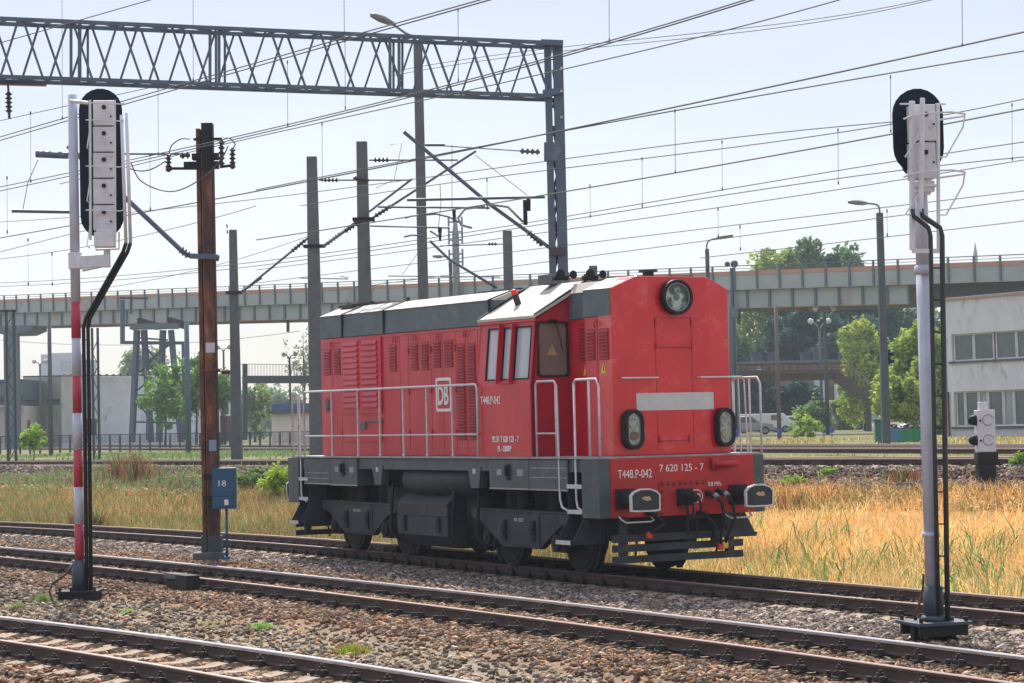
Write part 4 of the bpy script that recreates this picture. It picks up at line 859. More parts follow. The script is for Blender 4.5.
b = MB(); b.tube([sp(121.5, 115, -.1), sp(126, 245, -.1)], .028, 8); cc = b.build('cable_conduit', SIGW, sg, smooth=True); b = MB(); b.tube([sp(126.5, 113, -.1), sp(130.5, 243, -.1)], .028, 8); b.build('cable_conduit', SIGW, sg, smooth=True)
for du in (0, 4.5):
    b = MB(); b.tube([sp(126+du, 243, -.1), sp(123+du, 252, -.1), sp(86+du*.9, 318, -.1), sp(83.5+du, 328, -.1), sp(84.5+du, 400, -.1), sp(87+du*.9, 596, -.1)], .032, 8); b.build('black_hose', BLACK, sg, smooth=True)
b = MB()
for v in range(340, 590, 22): b.tube([sp(85, v, -.1), sp(90, v, -.1)], .012, 6)
b.build('hose_clips', ALU, sg)
b = MB(); b.tube([sp(73, 564, -.2), sp(66, 574, -.3), sp(52, 584, -.4), sp(49.5, 592, -.4), sp(53, 602, -.4), sp(57, 606, -.4)], .018, 6); b.build('bond_cable', RUST, sg, smooth=True)
b = MB(); b.tube([sp(70, 101), sp(88, 103)], .03, 8); b.build('top_stay', SIGW, sg)

# --- right signal (plain white mast)
P = wp(934, 628, 24.6); P.z = -.30
sg = empty('railway_signal', P, 'two-lamp signal seen from behind on a plain white mast at the right', 'railway signal')
def sq(u, v, dy=0): return wp(u, v, 24.6+dy)
b = MB(); b.tube([up(P, top_z(P, 586)), up(P, top_z(P, 265))], .083, 20); b.build('mast', MASTW, sg, smooth=True)
b = MB(); b.tube([up(P, top_z(P, 266)), up(P, top_z(P, 190))], .078, 20); b.tube([up(P, top_z(P, 275)), up(P, top_z(P, 266))], .10, 20); b.tube([up(P, top_z(P, 537)), up(P, top_z(P, 532))], .10, 20); b.build('upper_mast', MASTW, sg, smooth=True)
b = MB(); b.tube([up(P, top_z(P, 617)), up(P, top_z(P, 586))], .115, 24); b.tube([up(P, top_z(P, 620)), up(P, top_z(P, 615))], [.17, .125], 20); b.build('mast_socket', SOCK, sg, smooth=True)
z1 = top_z(P, 622)
b = MB(); ax = Vector((.96, .28, 0)); ay = Vector((-.28, .96, 0)); b.obox(up(P, z1), ax*.34, ay*.30, (0, 0, .018)); bp = b.build('base_plate', SOCK, sg, bevel=.004)
b = MB()
for i in (-1, 1):
    for j in (-1, 1):
        b.tube([up(P, z1)+ax*.28*i+ay*.24*j, up(P, z1+.07)+ax*.28*i+ay*.24*j], .022, 8)
        b.tube([up(P, z1)+ax*.16*i+ay*.14*j, up(P, z1+.06)+ax*.16*i+ay*.14*j], .02, 8)
b.build('anchor_bolts', DARK, bp)
b = MB()
b.obox(up(P, z1-.08)+ay*-.22, ax*.30, ay*.03, (0, 0, .06)); b.obox(up(P, z1-.08)+ay*.22, ax*.30, ay*.03, (0, 0, .06))
for i in (-.22, -.0, .2): b.obox(up(P, z1-.2)+ax*i, ax*.055, ay*.05, (0, 0, .19))
b.build('support_legs', DARK, sg)
c = sq(918.5, 131, .2); bo_, ax, ay = board(sg, c, .60, .99, .12)
for k in range(2):
    q0, q1 = sq(924, 104+k*38), sq(924, 141+k*38); ct = (q0+q1)/2+ay*.1; hgt = (q0-q1).length/2-.003
    b = MB(); b.obox(ct, ax*.14, ay*.11, Vector((0, 0, hgt))); lm = b.build('lamp_housing', SIGW, sg, bevel=.01)
    b = MB(); b.tube([ct-ay*.11+ax*.02+Vector((0, 0, hgt*.45)), ct-ay*.13+ax*.02+Vector((0, 0, hgt*.45))], .028, 12); b.build('cable_gland', BLACK, lm)
    b = MB(); b.tube([ct-ay*.11+ax*.11+Vector((0, 0, -hgt*.1)), ct-ay*.125+ax*.11+Vector((0, 0, -hgt*.1))], .012, 8); b.build('latch', DARK, lm)
    b = MB(); b.tube([ct+ay*.14, ct+ay*.4], [.1, .11], 14, False); b.build('lamp_hood', BLACKP, lm)
b = MB(); b.obox(sq(924, 187), ax*.10, ay*.08, (0, 0, .06)); b.obox(sq(925, 186, -.05), ax*.13, ay*.06, (0, 0, .012)); b.tube([sq(926, 195), sq(926, 181)], [.05, .09], 10); b.build('head_bracket', SIGW, sg)
b = MB(); b.beam(sq(912, 101, -.1), sq(912.5, 250, -.1), .055, .05); b.beam(sq(922.5, 98, -.15), sq(921, 212, -.15), .045, .045); b.build('white_ladder_rail', SIGW, sg, bevel=.006)
b = MB()
b.beam(sq(938, 104, -.1), sq(938.5, 252, -.1), .03, .03); b.beam(sq(912, 251, -.1), sq(939, 251, -.1), .03, .05)
for v in (119, 177):
    b.tube([sq(904, v, -.05), sq(912, v-3, -.2), sq(930, v-6, -.3), sq(952, v-7, -.25), sq(965, v-5, -.1), sq(965, v-3, 0), sq(938, v+1, .05)], .011, 6)
    b.tube([sq(965, v-5, -.1), sq(963, v+8, -.1), sq(946, v+38, -.1), sq(938, v+38, -.1)], .010, 6)
    b.tube([sq(922, v+12, -.15), sq(905, v+38, -.15), sq(912, v+38, -.1)], .009, 6)
b.tube([sq(900, 104, -.02), sq(912, 104, -.1)], .012, 6); b.tube([sq(936, 104, -.02), sq(945, 104, .1)], .012, 6)
b.build('climbing_guard', SIGW, sg)
for u0, u1, u2 in ((912.5, 930.5, 939), (921.5, 942, 948.5)):
    b = MB(); b.tube([sq(u0, 209, -.15), sq(u0+1, 216, -.15), sq(u1-2, 228, -.1), sq(u1, 236, -.1), sq((u1+u2)/2-.5, 430, -.1), sq(u2-.5, 618 if u0 < 920 else 640, -.1)], .026 if u0 < 920 else .030, 8); b.build('black_ladder_rail', mat('dark_green_black', (.02, .03, .032), rough=.5), sg, smooth=True)
b = MB()
for v in range(268, 600, 32): b.tube([sq(930.5+(v-236)*.022, v, -.1), sq(942+(v-236)*.017, v, -.1)], .009, 6)
b.build('ladder_rungs', DARK, sg)
b = MB(); b.tube([sq(923.5, 574, -.2), sq(923, 588, -.2), sq(920, 602, -.2), sq(914, 618, -.2)], .015, 6); b.build('earth_cable', RUST, sg, smooth=True)

# --- rusty steel post with blue box
P = wp(212, 560, 43.6); P.z = -.35
rp_ = empty('catenary_mast', P, 'rusty double-channel steel mast numbered by a blue box at its foot', 'mast')
zt = top_z(P, 124); H1 = top_z(P, 538)
du = .0203
def sr(u, v, dy=0): return wp(u, v, 43.6+dy)
def chan(x0, x1, z0, z1, d0, d1, m_, name):
    b = MB(); b.obox(Vector(((x0+x1)/2+P.x, P.y+(d0+d1)/2, (z0+z1)/2)), ((x1-x0)/2, 0, 0), (0, (d1-d0)/2, 0), (0, 0, (z1-z0)/2)); return b.build(name, m_, rp_, bevel=.006)
lean_u = 0
chan(-.17, -.085, H1, zt-.1, -.08, .12, RUST, 'channel'); chan(-.045, .17, H1, zt, -.14, .12, RUST, 'channel'); chan(-.05, .175, top_z(P, 172), zt+.005, -.145, .125, DARK, 'tarred_top'); chan(-.085, -.045, H1, zt-.3, .0, .06, RUSTC, 'lacing_plate')
chan(-.056, -.042, H1, zt-.6, -.145, -.12, RUSTC, 'channel_edge'); chan(.16, .176, H1+.4, zt-.4, -.144, .12, DARK, 'channel_edge')
chan(-.035, .155, top_z(P, 353), top_z(P, 343), -.146, -.14, STRIPE, 'painted_patch'); chan(.0, .15, top_z(P, 451), top_z(P, 440), -.146, -.14, mat('pale_blue_plate', (.2, .3, .42), rough=.6), 'number_plate')
chan(-.20, -.08, top_z(P, 556), H1+.05, -.10, .14, SOCK, 'foot_coating'); chan(-.04, .215, top_z(P, 556), H1+.05, -.155, .14, SOCK, 'foot_coating')
chan(-.34, .30, -.36, top_z(P, 552), -.32, .32, CONCD, 'concrete_footing')
chan(-.12, .22, top_z(P, 372), top_z(P, 369), -.16, .13, RUST, 'clamp_band')
b = MB()
b.tube([sr(222, 372, -.2), sr(230, 372, -.2)], .04, 8); b.build('clamp', RUST, rp_)
bb_ = empty('switch_box', sr(227, 508, -.3), 'blue steel box marked 18 hung on the rusty mast', 'electrical box')
b = MB(); qa, qb = sr(213, 468, -.3), sr(237, 495.6, -.3); b.box(qa.x, qb.x, qa.y-.16, qa.y+.02, qb.z, qa.z); o = b.build('upper_box', BLUEB, bb_, bevel=.01)
text('18', .17, Matrix.Translation((qa.x+.13-bb_.location.x, qa.y-.163-bb_.location.y, qb.z+.2-bb_.location.z)) @ Matrix.Rotation(math.pi/2, 4, 'X'), WHITE, o, width=.15)
b = MB(); qc, qd = sr(213.5, 496, -.3), sr(237, 507.5, -.3); b.box(qc.x, qd.x, qa.y-.15, qa.y+.02, qd.z, qc.z); o2 = b.build('lower_box', BLUEB, bb_, bevel=.01)
b = MB(); b.box(qc.x-.02, qd.x+.04, qa.y-.17, qa.y+.03, qd.z-.015, qd.z); b.build('box_ledge', BLUEB, o2)
b = MB(); b.box(qc.x+.24, qc.x+.32, qa.y-.153, qa.y-.15, qd.z+.06, qd.z+.17); b.build('box_label', WHITE, o2)
b = MB(); b.box(sr(206, 475).x, qa.x, qa.y-.04, qa.y+.06, sr(206, 480).z, sr(206, 474).z); b.box(sr(206, 497).x, qa.x, qa.y-.04, qa.y+.06, sr(206, 500).z, sr(206, 496).z); b.build('box_bracket', DARK, o2)
b = MB(); b.tube([sr(226.5, 507, -.4), sr(227, 560, -.4)], .025, 8); b.tube([sr(227, 556, -.4), sr(227, 567, -.4)], .06, 8); b.build('cable_pipe', BLUEB, o2, smooth=True)
# crossarm and insulators on top
def insulator(mb, a, b_, r=.06, n=4):
    a, b_ = Vector(a), Vector(b_)
    mb.tube([a, b_], r*.45, 8)
    for k in range(n):
        c_ = a.lerp(b_, (k+.5)/n); d_ = (b_-a).normalized()*(b_-a).length/n*.3
        mb.tube([c_-d_, c_, c_+d_], [r*.5, r, r*.5], 10)
b = MB(); b.box(P.x-.42, P.x+.28, P.y-.12, P.y+.08, top_z(P, 169), top_z(P, 162)); b.box(P.x-.25, P.x+.28, P.y-.14, P.y+.1, top_z(P, 160), top_z(P, 154)); b.box(P.x-.22, P.x+.36, P.y-.1, P.y+.0, top_z(P, 140.5), top_z(P, 138.5)); b.beam(sr(166, 168.5, -.1), sr(196, 168.5, -.1), .05); b.beam(sr(220, 167, -.1), sr(235, 165, -.1), .05); b.build('crossarm', DARK, rp_)
for (u0, v0, u1, v1) in ((168.5, 172, 168.5, 153), (221.5, 166, 221.5, 140), (232.5, 169, 232.5, 148), (180, 156, 190, 155)):
    b = MB(); insulator(b, sr(u0, v0, -.15), sr(u1, v1, -.15), .075, 5 if v0 != 156 else 2); b.build('insulator', CERAM, rp_)
def catmull(pts, n=6):
    pts = [Vector(p) for p in pts]; Q = [pts[0]]+pts+[pts[-1]]; out = []
    for i in range(1, len(Q)-2):
        for k in range(n):
            t = k/n; out.append(.5*((2*Q[i])+(-Q[i-1]+Q[i+1])*t+(2*Q[i-1]-5*Q[i]+4*Q[i+1]-Q[i+2])*t*t+(-Q[i-1]+3*Q[i]-3*Q[i+1]+Q[i+2])*t**3))
    return out+[pts[-1]]
for cab in ([(169, 153), (172, 145), (181, 139), (190, 139)], [(131, 163), (140, 180), (160, 190), (180, 190), (205, 176), (222, 158), (228, 146)], [(128, 168), (140, 171), (152, 169), (166, 161)], [(222, 140), (229, 138), (235, 144), (233, 148)]):
    b = MB(); b.tube(catmull([sr(u, v, -.2) for u, v in cab]), .013, 5, False); b.build('jumper_cable', WIREM, rp_, smooth=True)
b = MB(); b.tube([sr(190, 256), sr(184, 253)], .045, 8); b.tube([sr(184, 253), sr(131, 203), sr(68, 146)], .05, 8); insulator(b, sr(180, 249), sr(189, 256), .09, 3); b.beam(sr(190, 256), sr(218, 257), .12, .10); b.tube([sr(214, 257), sr(219, 258)], .07, 8); b.build('cantilever', STEELB, rp_)
b = MB(); b.tube([sr(36, 154), sr(68, 155.5)], .07, 8); b.tube([sr(68, 154), sr(182, 154)], .02, 6); b.tube([sr(12, 211), sr(72, 212)], .035, 8); b.tube([sr(38, 160), sr(28, 182), sr(23, 209)], .008, 4); b.build('registration_tube', STEELB, rp_)

# --- point machine block in the middle track
Q = on_ground(201, 583, -.12)
pm = empty('track_magnet', Q, 'grey box beside the near rail of the middle track, right of the striped mast', 'track equipment'); d = (lw(1, mid_c(1))-lw(0, mid_c(0))).normalized(); n_ = Vector((d.y, -d.x, 0))
if n_.y > 0: n_ = -n_
Q = lw(*[lfr(Q.x, Q.y)[0], float(mid_c(lfr(Q.x, Q.y)[0]))-.98]); pm.location = Q
b = MB(); b.obox(Q+Vector((0, 0, .02)), d*.30, n_*.10, (0, 0, .045)); b.build('lid', CONC, pm, bevel=.008)
b = MB(); b.obox(Q+d*.45+Vector((0, 0, -.06)), d*.22, n_*.12, (0, 0, .12)); b.obox(Q+Vector((0, 0, -.12)), d*.28, n_*.06, (0, 0, .08)); b.build('housing', DARK, pm, bevel=.01)

# --- concrete catenary poles
def conc_pole(name, u, vref, D, vtop, w0, w1, label, cat='pole', m_=CONC, group=None, zfoot=None):
    Q = wp(u, vref, D); Q.z = gz(Q) if zfoot is None else zfoot; rt = empty(name, Q, label, cat, group); zt = height_at(Q, vtop)
    b = MB(); b.add([Q+Vector((sx*w/2, sy*w*.45, z)) for w, z in ((w0, -.3), (w1, zt-Q.z)) for sx, sy in ((-1, -1), (-.8, -1.15), (.8, -1.15), (1, -1), (1, 1), (-1, 1))], [tuple(range(5, -1, -1)), tuple(range(6, 12))]+[(i, (i+1) % 6, (i+1) % 6+6, i+6) for i in range(6)]); b.build('shaft', m_, rt)
    return rt, Q
def cantilever(rt, D, diag, hor=None, r=.035):
    b = MB(); S = lambda p, dy=0: wp(p[0], p[1], D+dy)
    a, c_ = S(diag[0]), S(diag[1]); b.tube([a, c_], r, 8); b.build('cantilever_tube', STEELB, rt)
    b = MB(); insulator(b, a.lerp(c_, .04), a.lerp(c_, .04+.55/(c_-a).length), .085, 5); b.build('insulator', CERAM, rt)
    if hor:
        a, c_ = S(hor[0]), S(hor[1]); b = MB(); b.tube([a, c_], r*.75, 8); b.build('stay_tube', STEELB, rt); b = MB(); insulator(b, a.lerp(c_, .05), a.lerp(c_, .05+.45/(c_-a).length), .08, 4); b.build('insulator', CERAM, rt)
p1, Q1 = conc_pole('catenary_mast', 316.5, 400, 66, 157, .48, .30, 'concrete pole just left of the red engine rear corner, rising behind it', group='concrete catenary poles'); cantilever(p1, 66, ((323, 247), (412, 179)), ((319, 180), (412, 180)))
cantilever(p1, 66, ((308, 238), (243, 291)))
b = MB(); b.box(Q1.x-.3, Q1.x+.35, Q1.y-.25, Q1.y+.25, height_at(Q1, 247.5), height_at(Q1, 245)); b.build('pole_band', DARK, p1)
p2, Q2 = conc_pole('catenary_mast', 367, 400, 62, 142, .46, .30, 'concrete pole standing behind the engine rear hood', group='concrete catenary poles'); cantilever(p2, 62, ((371, 219), (476, 151)), ((369, 160), (458, 160))); cantilever(p2, 62, ((362, 220), (323, 246)), ((353, 178), (366, 180)))
b = MB(); b.box(Q2.x-.3, Q2.x+.32, Q2.y-.25, Q2.y+.25, height_at(Q2, 221), height_at(Q2, 218)); b.build('pole_band', DARK, p2)
p3, Q3 = conc_pole('catenary_mast', 237, 458, 90, 230, .46, .30, 'thick grey-green concrete pole between rusty mast and engine', m_=CONCD, group='concrete catenary poles'); cantilever(p3, 90, ((241, 292), (262, 278)))
b = MB(); b.box(Q3.x-.32, Q3.x+.32, Q3.y-.3, Q3.y+.3, height_at(Q3, 294), height_at(Q3, 291.5)); b.build('pole_band', DARK, p3)
p4, Q4 = conc_pole('catenary_mast', 508.5, 285, 75, 231, .40, .32, 'short concrete pole top showing over the cab roof', group='concrete catenary poles', zfoot=1.2); 
b = MB(); S = lambda u, v: wp(u, v, 75)
b.tube([S(440, 246), S(506, 244)], .02, 6); insulator(b, S(488, 244), S(497, 244), .07, 3); b.build('stay_wire', CERAM, p4)
p5, Q5 = conc_pole('post', 593.5, 285, 70, 266, .28, .26, 'small grey post top behind the horns on the engine roof', zfoot=1.2)
# tubes between poles (registration arms)
reg = empty('registration_arms', wp(440, 250, 60), 'bundle of steel registration arms hanging between the tall lamp pole and gantry', 'wire support')
def treg(pts, r=.025, D=56, name='arm', m_=STEELB, sm=True): b = MB(); b.tube([wp(u, v, D) for u, v in pts], r, 8); return b.build(name, m_, reg, smooth=sm)
treg([(378, 207), (490, 208)]); treg([(405, 218), (412, 216), (436, 214), (449, 217), (462, 224)], .022); treg([(370, 226), (450, 228)], .02); treg([(404, 237), (412, 235), (424, 236)], .022); treg([(430, 231), (438, 236), (441, 233)], .022)
for x0, y0 in ((452, 209), (438, 228)):
    b = MB(); q = [wp(x0, y0, 56), wp(x0+4, y0, 56), wp(x0+3, y0+13, 56), wp(x0+1, y0+13, 56)]; b.add(q+[p+Vector((0, .05, 0)) for p in q], [(0, 1, 2, 3), (7, 6, 5, 4), (0, 4, 5, 1), (1, 5, 6, 2), (2, 6, 7, 3), (3, 7, 4, 0)]); b.build('clamp_plate', DARK, reg)
treg([(390, 145), (402, 143), (394, 180), (376, 188)], .007); treg([(430, 241), (450, 260), (497, 288)], .035); treg([(340, 276), (348, 278)], .01); treg([(388, 276), (500, 277)], .018, 75); treg([(300, 278), (348, 279)], .018, 75); treg([(402, 275), (425, 243)], .006)

# --- lattice gantry
DG = 47
def G(u, v, dy=0): return wp(u, v, DG+dy)
Pg = wp(556, 450, DG); Pg.z = gz(Pg)
gan = empty('catenary_gantry', Pg, 'blue-grey steel lattice gantry spanning the top left and its post', 'gantry')
zT = top_z(Pg, 44)
def legx(u, dy=0): q = wp(u, 160, DG+dy); return q
for u, m_, w_ in ((550.2, STEELB, .15), (560.5, STEELB, .22)):
    q = legx(u); b = MB()
    b.box(q.x-w_/2, q.x+w_/2, q.y-.02, q.y+.02, Pg.z, zT-(0.02 if w_ < .2 else 0)); b.box(q.x-w_/2, q.x-w_/2+.03, q.y+.02, q.y+.28, Pg.z, zT); b.box(q.x+w_/2-.03, q.x+w_/2, q.y+.02, q.y+.28, Pg.z, zT); b.build('post_leg', m_, gan)
b = MB()
vv = 70
while vv < 300:
    b.beam(G(553, vv, .1), G(557, vv+22, .1), .05); vv += 28
    b.beam(G(557, vv-6, .1), G(553, vv+10, .1), .05)
b.build('post_lacing', STEELB, gan)
b = MB(); b.beam(G(541, 43, .05), G(563, 44, .05), .3, .12); b.beam(G(543, 94, .05), G(562, 91, .05), .25, .14); b.beam(G(544, 152, .03), G(561, 152, .03), .1, .42); b.build('gusset_plate', STEELB, gan)
b = MB()
for v in (68, 117, 91): b.obox(G(561.5, v, -.1), (.025, 0, 0), (0, .005, 0), (0, 0, .025))
b.build('bolt_marks', STRIPE, gan)
# beam : top and bottom chords, front and back, running a little away to the right
def chord(v0, v1, dy): return G(-180, v0, -3.2+dy), G(560, v1, dy)
def vtop(u): return 18.5+ (u/556)*24.5
def vbot(u): return 76.5+(u/556)*19.5
DD = .62
def gp(u, top, back):
    dy = DG-3.2+3.2*(u+180)/740+(DD if back else 0); k = (DG+ (0))/dy
    q = wp(u, vtop(u) if top else vbot(u), dy-(DD if back else 0)); return q+Vector((.04, DD, 0)) if back else q
for top in (True, False):
    for back in (False, True):
        b = MB(); b.beam(gp(-180, top, back), gp(552, top, back), .075, .075); b.build('beam_chord', STEELB, gan)
        b = MB() 
for back in (False, True):
    b = MB(); per = 54.; u = -175+(12 if back else 0); w_ = .042
    while u < 540:
        b.beam(gp(u, True, back), gp(min(u+20, 552), False, back), w_); b.beam(gp(u+27, False, back) if not back else gp(u+27, False, back), gp(min(u+45, 552), True, back), w_)
        u += 49.5
    b.build('beam_diagonals', STEELB, gan)
b = MB()
for u0 in (-60, 71, 80, 210, 219, 390, 399): b.beam(gp(u0, True, False), gp(u0, False, False), .05); b.beam(gp(u0, True, True), gp(u0, False, True), .04)
u = -170
while u < 545:
    for top in (True, False): b.beam(gp(u, top, False), gp(min(u+22, 550), top, True), .045); b.beam(gp(min(u+22, 550), top, True), gp(min(u+45, 551), top, False), .035)
    u += 45
b.build('beam_cross_bracing', STEELB, gan)
b = MB(); b.beam(G(-30, 82, -2), G(45, 84, -2.2), .2, .08); b.tube([G(8, 84, -2.2), G(8.5, 92, -2.2)], .025, 6); insulator(b, G(8.5, 92, -2.2), G(9, 113, -2.2), .085, 5); b.tube([G(9, 112, -2.2), G(9.5, 119, -2.2)], .03, 6); b.build('hanging_insulator', CERAM, gan)
b = MB(); b.tube([G(404, 132, .3), G(488, 203, .15), G(550, 248, .05)], .042, 10); b.build('cantilever_tube', STEELB, gan)
b = MB(); insulator(b, G(528, 232, .1), G(543, 245, .1), .09, 5); b.box(legx(547).x, legx(563).x, legx(550).y-.08, legx(550).y-.03, G(550, 256).z, G(550, 248).z); b.build('insulator', CERAM, gan)
b = MB(); b.tube([G(407, 200), G(545, 197)], .032, 8); b.tube([G(425, 145), G(445, 145)], .03, 8); b.tube([G(445, 146), G(520, 151)], .012, 6); insulator(b, G(520, 151), G(540, 152), .075, 4); b.build('stay_tube', STEELB, gan)
b = MB(); b.tube([G(486, 205), G(494, 205), G(508, 207), G(523, 222)], .026, 8); b.tube([G(485, 206), G(465, 209), G(458, 218), G(461, 225), G(472, 228)], .026, 8); b.build('registration_arm', ALU, gan, smooth=True)
b = MB(); b.beam(G(525, 200), G(525.5, 225), .09, .05); b.beam(G(528.5, 199), G(528.5, 211), .08, .05); b.tube([G(475, 155), G(527, 195)], .007, 5); b.tube([G(440, 185), G(441, 203), G(438, 232)], .007, 5); b.tube([G(452, 145), G(452, 208)], .006, 5); b.build('weight_plate', DARK, gan)

# --- lamp posts
def lamp_post(u, vref, D, vtop, w, arm, label, zfoot=None, m_=CONC, head=.55, r=.035):
    """arm: list of (du, dv) pixel offsets from the pole top to the lamp head"""
    rt, Q = conc_pole('street_lamp', u, vref, D, vtop, w, w*.75, label, 'street lamp', m_, zfoot=zfoot)
    zt = height_at(Q, vtop); t = Vector((Q.x, Q.y, zt)); k = D/F_PX
    pts = [t-Vector((0, 0, .3))]+[t+Vector((du*k, -.2*i, -dv*k)) for i, (du, dv) in enumerate(arm)]
    b = MB(); b.tube(catmull(pts, 4), r, 8); b.build('arm', ALU, rt, smooth=True)
    e = pts[-1]; sgn = 1 if arm[-1][0] > 0 else -1; tl = (pts[-1]-pts[-2]).normalized()
    if abs(tl.z) > .8: tl = Vector((sgn, 0, 0))
    b = MB(); b.tube([e-tl*.08, e+tl*.05, e+tl*head*.5, e+tl*head*.9, e+tl*head], [.05, .11, .16, .12, .03], 12); hd = b.build('lamp_head', ALU, rt, smooth=True)
    for v in hd.data.vertices: v.co.z = (v.co.z-(e.z-rt.location.z))*.6+(e.z-rt.location.z)
    b = MB(); b.obox(e+tl*head*.45+Vector((0, 0, -.07)), tl*head*.32, (0, .09, 0), (0, 0, .02)); b.build('lamp_glass', FRAMEW, hd, bevel=.01)
    return rt
lamp_post(425.5, 400, 60, 42, .32, [(-3, -4), (-12, -8), (-24, -16)], 'tall concrete lamp post rising behind the engine through the gantry beam', head=.8)
lamp_post(708, 285, 95, 249, .22, [(0, -5), (4, -9), (10, -10)], 'lamp post top above the engine nose, arm to the right', m_=CONCD, zfoot=1.2, head=.8)
lamp_post(886, 430, 78, 213, .30, [(0, -4), (-4, -8), (-15, -9)], 'dark lamp post on the right, its arm reaching left above the viaduct', m_=CONCD, head=.8)
lamp_post(451, 285, 105, 263, .22, [(0, -3), (-4, -6), (-8, -6)], 'small lamp post top left of the telecom mast, above the engine roof', m_=CONCD, zfoot=1.2, head=.6)
def double_lamp(u, vfoot, D, vtop, spread, label, w=.16, rise=6):
    Q = wp(u, vfoot, D); Q.z = gz(Q); rt = empty('street_lamp', Q, label, 'street lamp', 'double-headed lamp posts'); zt = height_at(Q, vtop); t = Vector((Q.x, Q.y, zt)); k = D/F_PX
    b = MB(); b.tube([Q, t], [w*.6, w*.4], 10); b.build('post', CONCD, rt, smooth=True)
    for s in (-1, 1):
        e = t+Vector((s*spread*k, 0, rise*k)); b = MB(); b.tube([t-Vector((0, 0, .2)), t+Vector((s*spread*.4*k, 0, rise*.45*k)), e], w*.25, 6); b.build('arm', ALU, rt)
        d_ = Vector((s, 0, .35)).normalized(); hl_ = spread*k*1.0; b = MB(); b.tube([e, e+d_*hl_*.2, e+d_*hl_*.8, e+d_*hl_], [.08, w*1.0, w*.9, .04], 10); b.build('lamp_head', FRAMEW, rt, smooth=True)
double_lamp(828, 438, 150, 315, 6, 'taller of the two double lamp posts right of the stairs bridge', .26)
double_lamp(822.5, 430, 190, 328, 6, 'shorter double lamp post beside the taller one, under the viaduct', .26)
double_lamp(225, 438, 190, 350, 4, 'thin double lamp post beside the rusty mast', .2, 2)
double_lamp(291, 438, 190, 357, 4, 'thin double lamp post left of the engine rear', .2, 2)
double_lamp(41, 438, 190, 364, 4, 'low double lamp post above the white building roof', .2, 2)
def steel_post(u, vfoot, D, vtop, w, label, m_=CONCD):
    Q = wp(u, vfoot, D); Q.z = gz(Q); rt = empty('post', Q, label, 'post'); b = MB(); b.tube([Q, up(Q, height_at(Q, vtop))], [w*.55, w*.45], 10); b.build('shaft', m_, rt, smooth=True); return rt, Q
r_, _ = steel_post(51, 445, 120, 322, .24, 'slim post in front of the white building'); b = MB(); b.box(_.x-.2, _.x+.55, _.y-.1, _.y-.05, height_at(_, 405), height_at(_, 399)); b.build('sign_plate', SOCK, r_)
steel_post(733.5, 438, 130, 306, .28, 'grey post just right of the engine nose')
steel_post(779.5, 438, 120, 306, .22, 'slim post between the engine and the double lamps', mat('brown_post', (.13, .10, .09), rough=.8))
steel_post(188.5, 440, 118, 322, .30, 'blue-grey post right of the lattice pier', STEELB)
# lattice mast, telecom mast, radio mast
def lattice_mast(u, vfoot, D, vtop, w, label, name='lattice_mast'):
    Q = wp(u, vfoot, D); Q.z = gz(Q); zt = height_at(Q, vtop); rt = empty(name, Q, label, 'lattice mast')
    for s in (-1, 1):
        b = MB(); b.box(Q.x+s*w/2-.05, Q.x+s*w/2+.05, Q.y-.06, Q.y+.06, Q.z, zt); b.build('upright', SOCK, rt)
    b = MB(); z = Q.z+.2; k = 1
    while z < zt-.6: b.beam((Q.x-w/2*k, Q.y, z), (Q.x+w/2*k, Q.y, z+.6), .035); k = -k; z += .6
    b.build('lacing', SOCK, rt); return rt, Q, zt
lattice_mast(96.5, 440, 100, 328, .26, 'narrow lattice mast behind the striped signal mast')
rt, Q, zt = lattice_mast(12, 450, 95, 311, .34, 'lattice mast in front of the concrete viaduct pier at the left edge'); b = MB(); b.beam((Q.x-3, Q.y, zt), (Q.x+.25, Q.y, zt), .12, .12); b.build('top_arm', SOCK, rt)
Q = wp(460, 440, 170); Q.z = 1.2; rt = empty('telecom_mast', Q, 'slender mast with small antennas above the middle of the engine', 'mast'); b = MB(); b.tube([Q, up(Q, height_at(Q, 236)), up(Q, height_at(Q, 212))], [.3, .28, .06], 10); b.build('pole', ALU, rt, smooth=True)
b = MB()
for v in (222, 232, 240, 254, 262): z = height_at(Q, v); b.box(Q.x-.6, Q.x-.45, Q.y-.1, Q.y+.1, z-.35, z+.35); b.box(Q.x+.45, Q.x+.6, Q.y-.1, Q.y+.1, z-.3, z+.4); b.box(Q.x-.5, Q.x+.5, Q.y-.05, Q.y+.05, z-.06, z+.06)
b.build('antennas', ALU, rt)
Q = wp(981, 430, 600); Q.z = 1.2; b = MB(); b.tube([Q, up(Q, height_at(Q, 255)), up(Q, height_at(Q, 243))], [.8, .6, .1], 8); tag(b.build('radio_mast', ALU), 'thin far radio mast above the building at the right', 'mast')
rt, Q = steel_post(732.5, 300, 154, 268, .3, 'post with a lamp cluster on the viaduct beside the engine nose', SOCK); b = MB(); z = height_at(Q, 264); b.ball((Q.x+.2, Q.y, z), .28, 6); b.ball((Q.x-.3, Q.y, z), .2, 6); b.build('lamp_cluster', SOCK, rt)

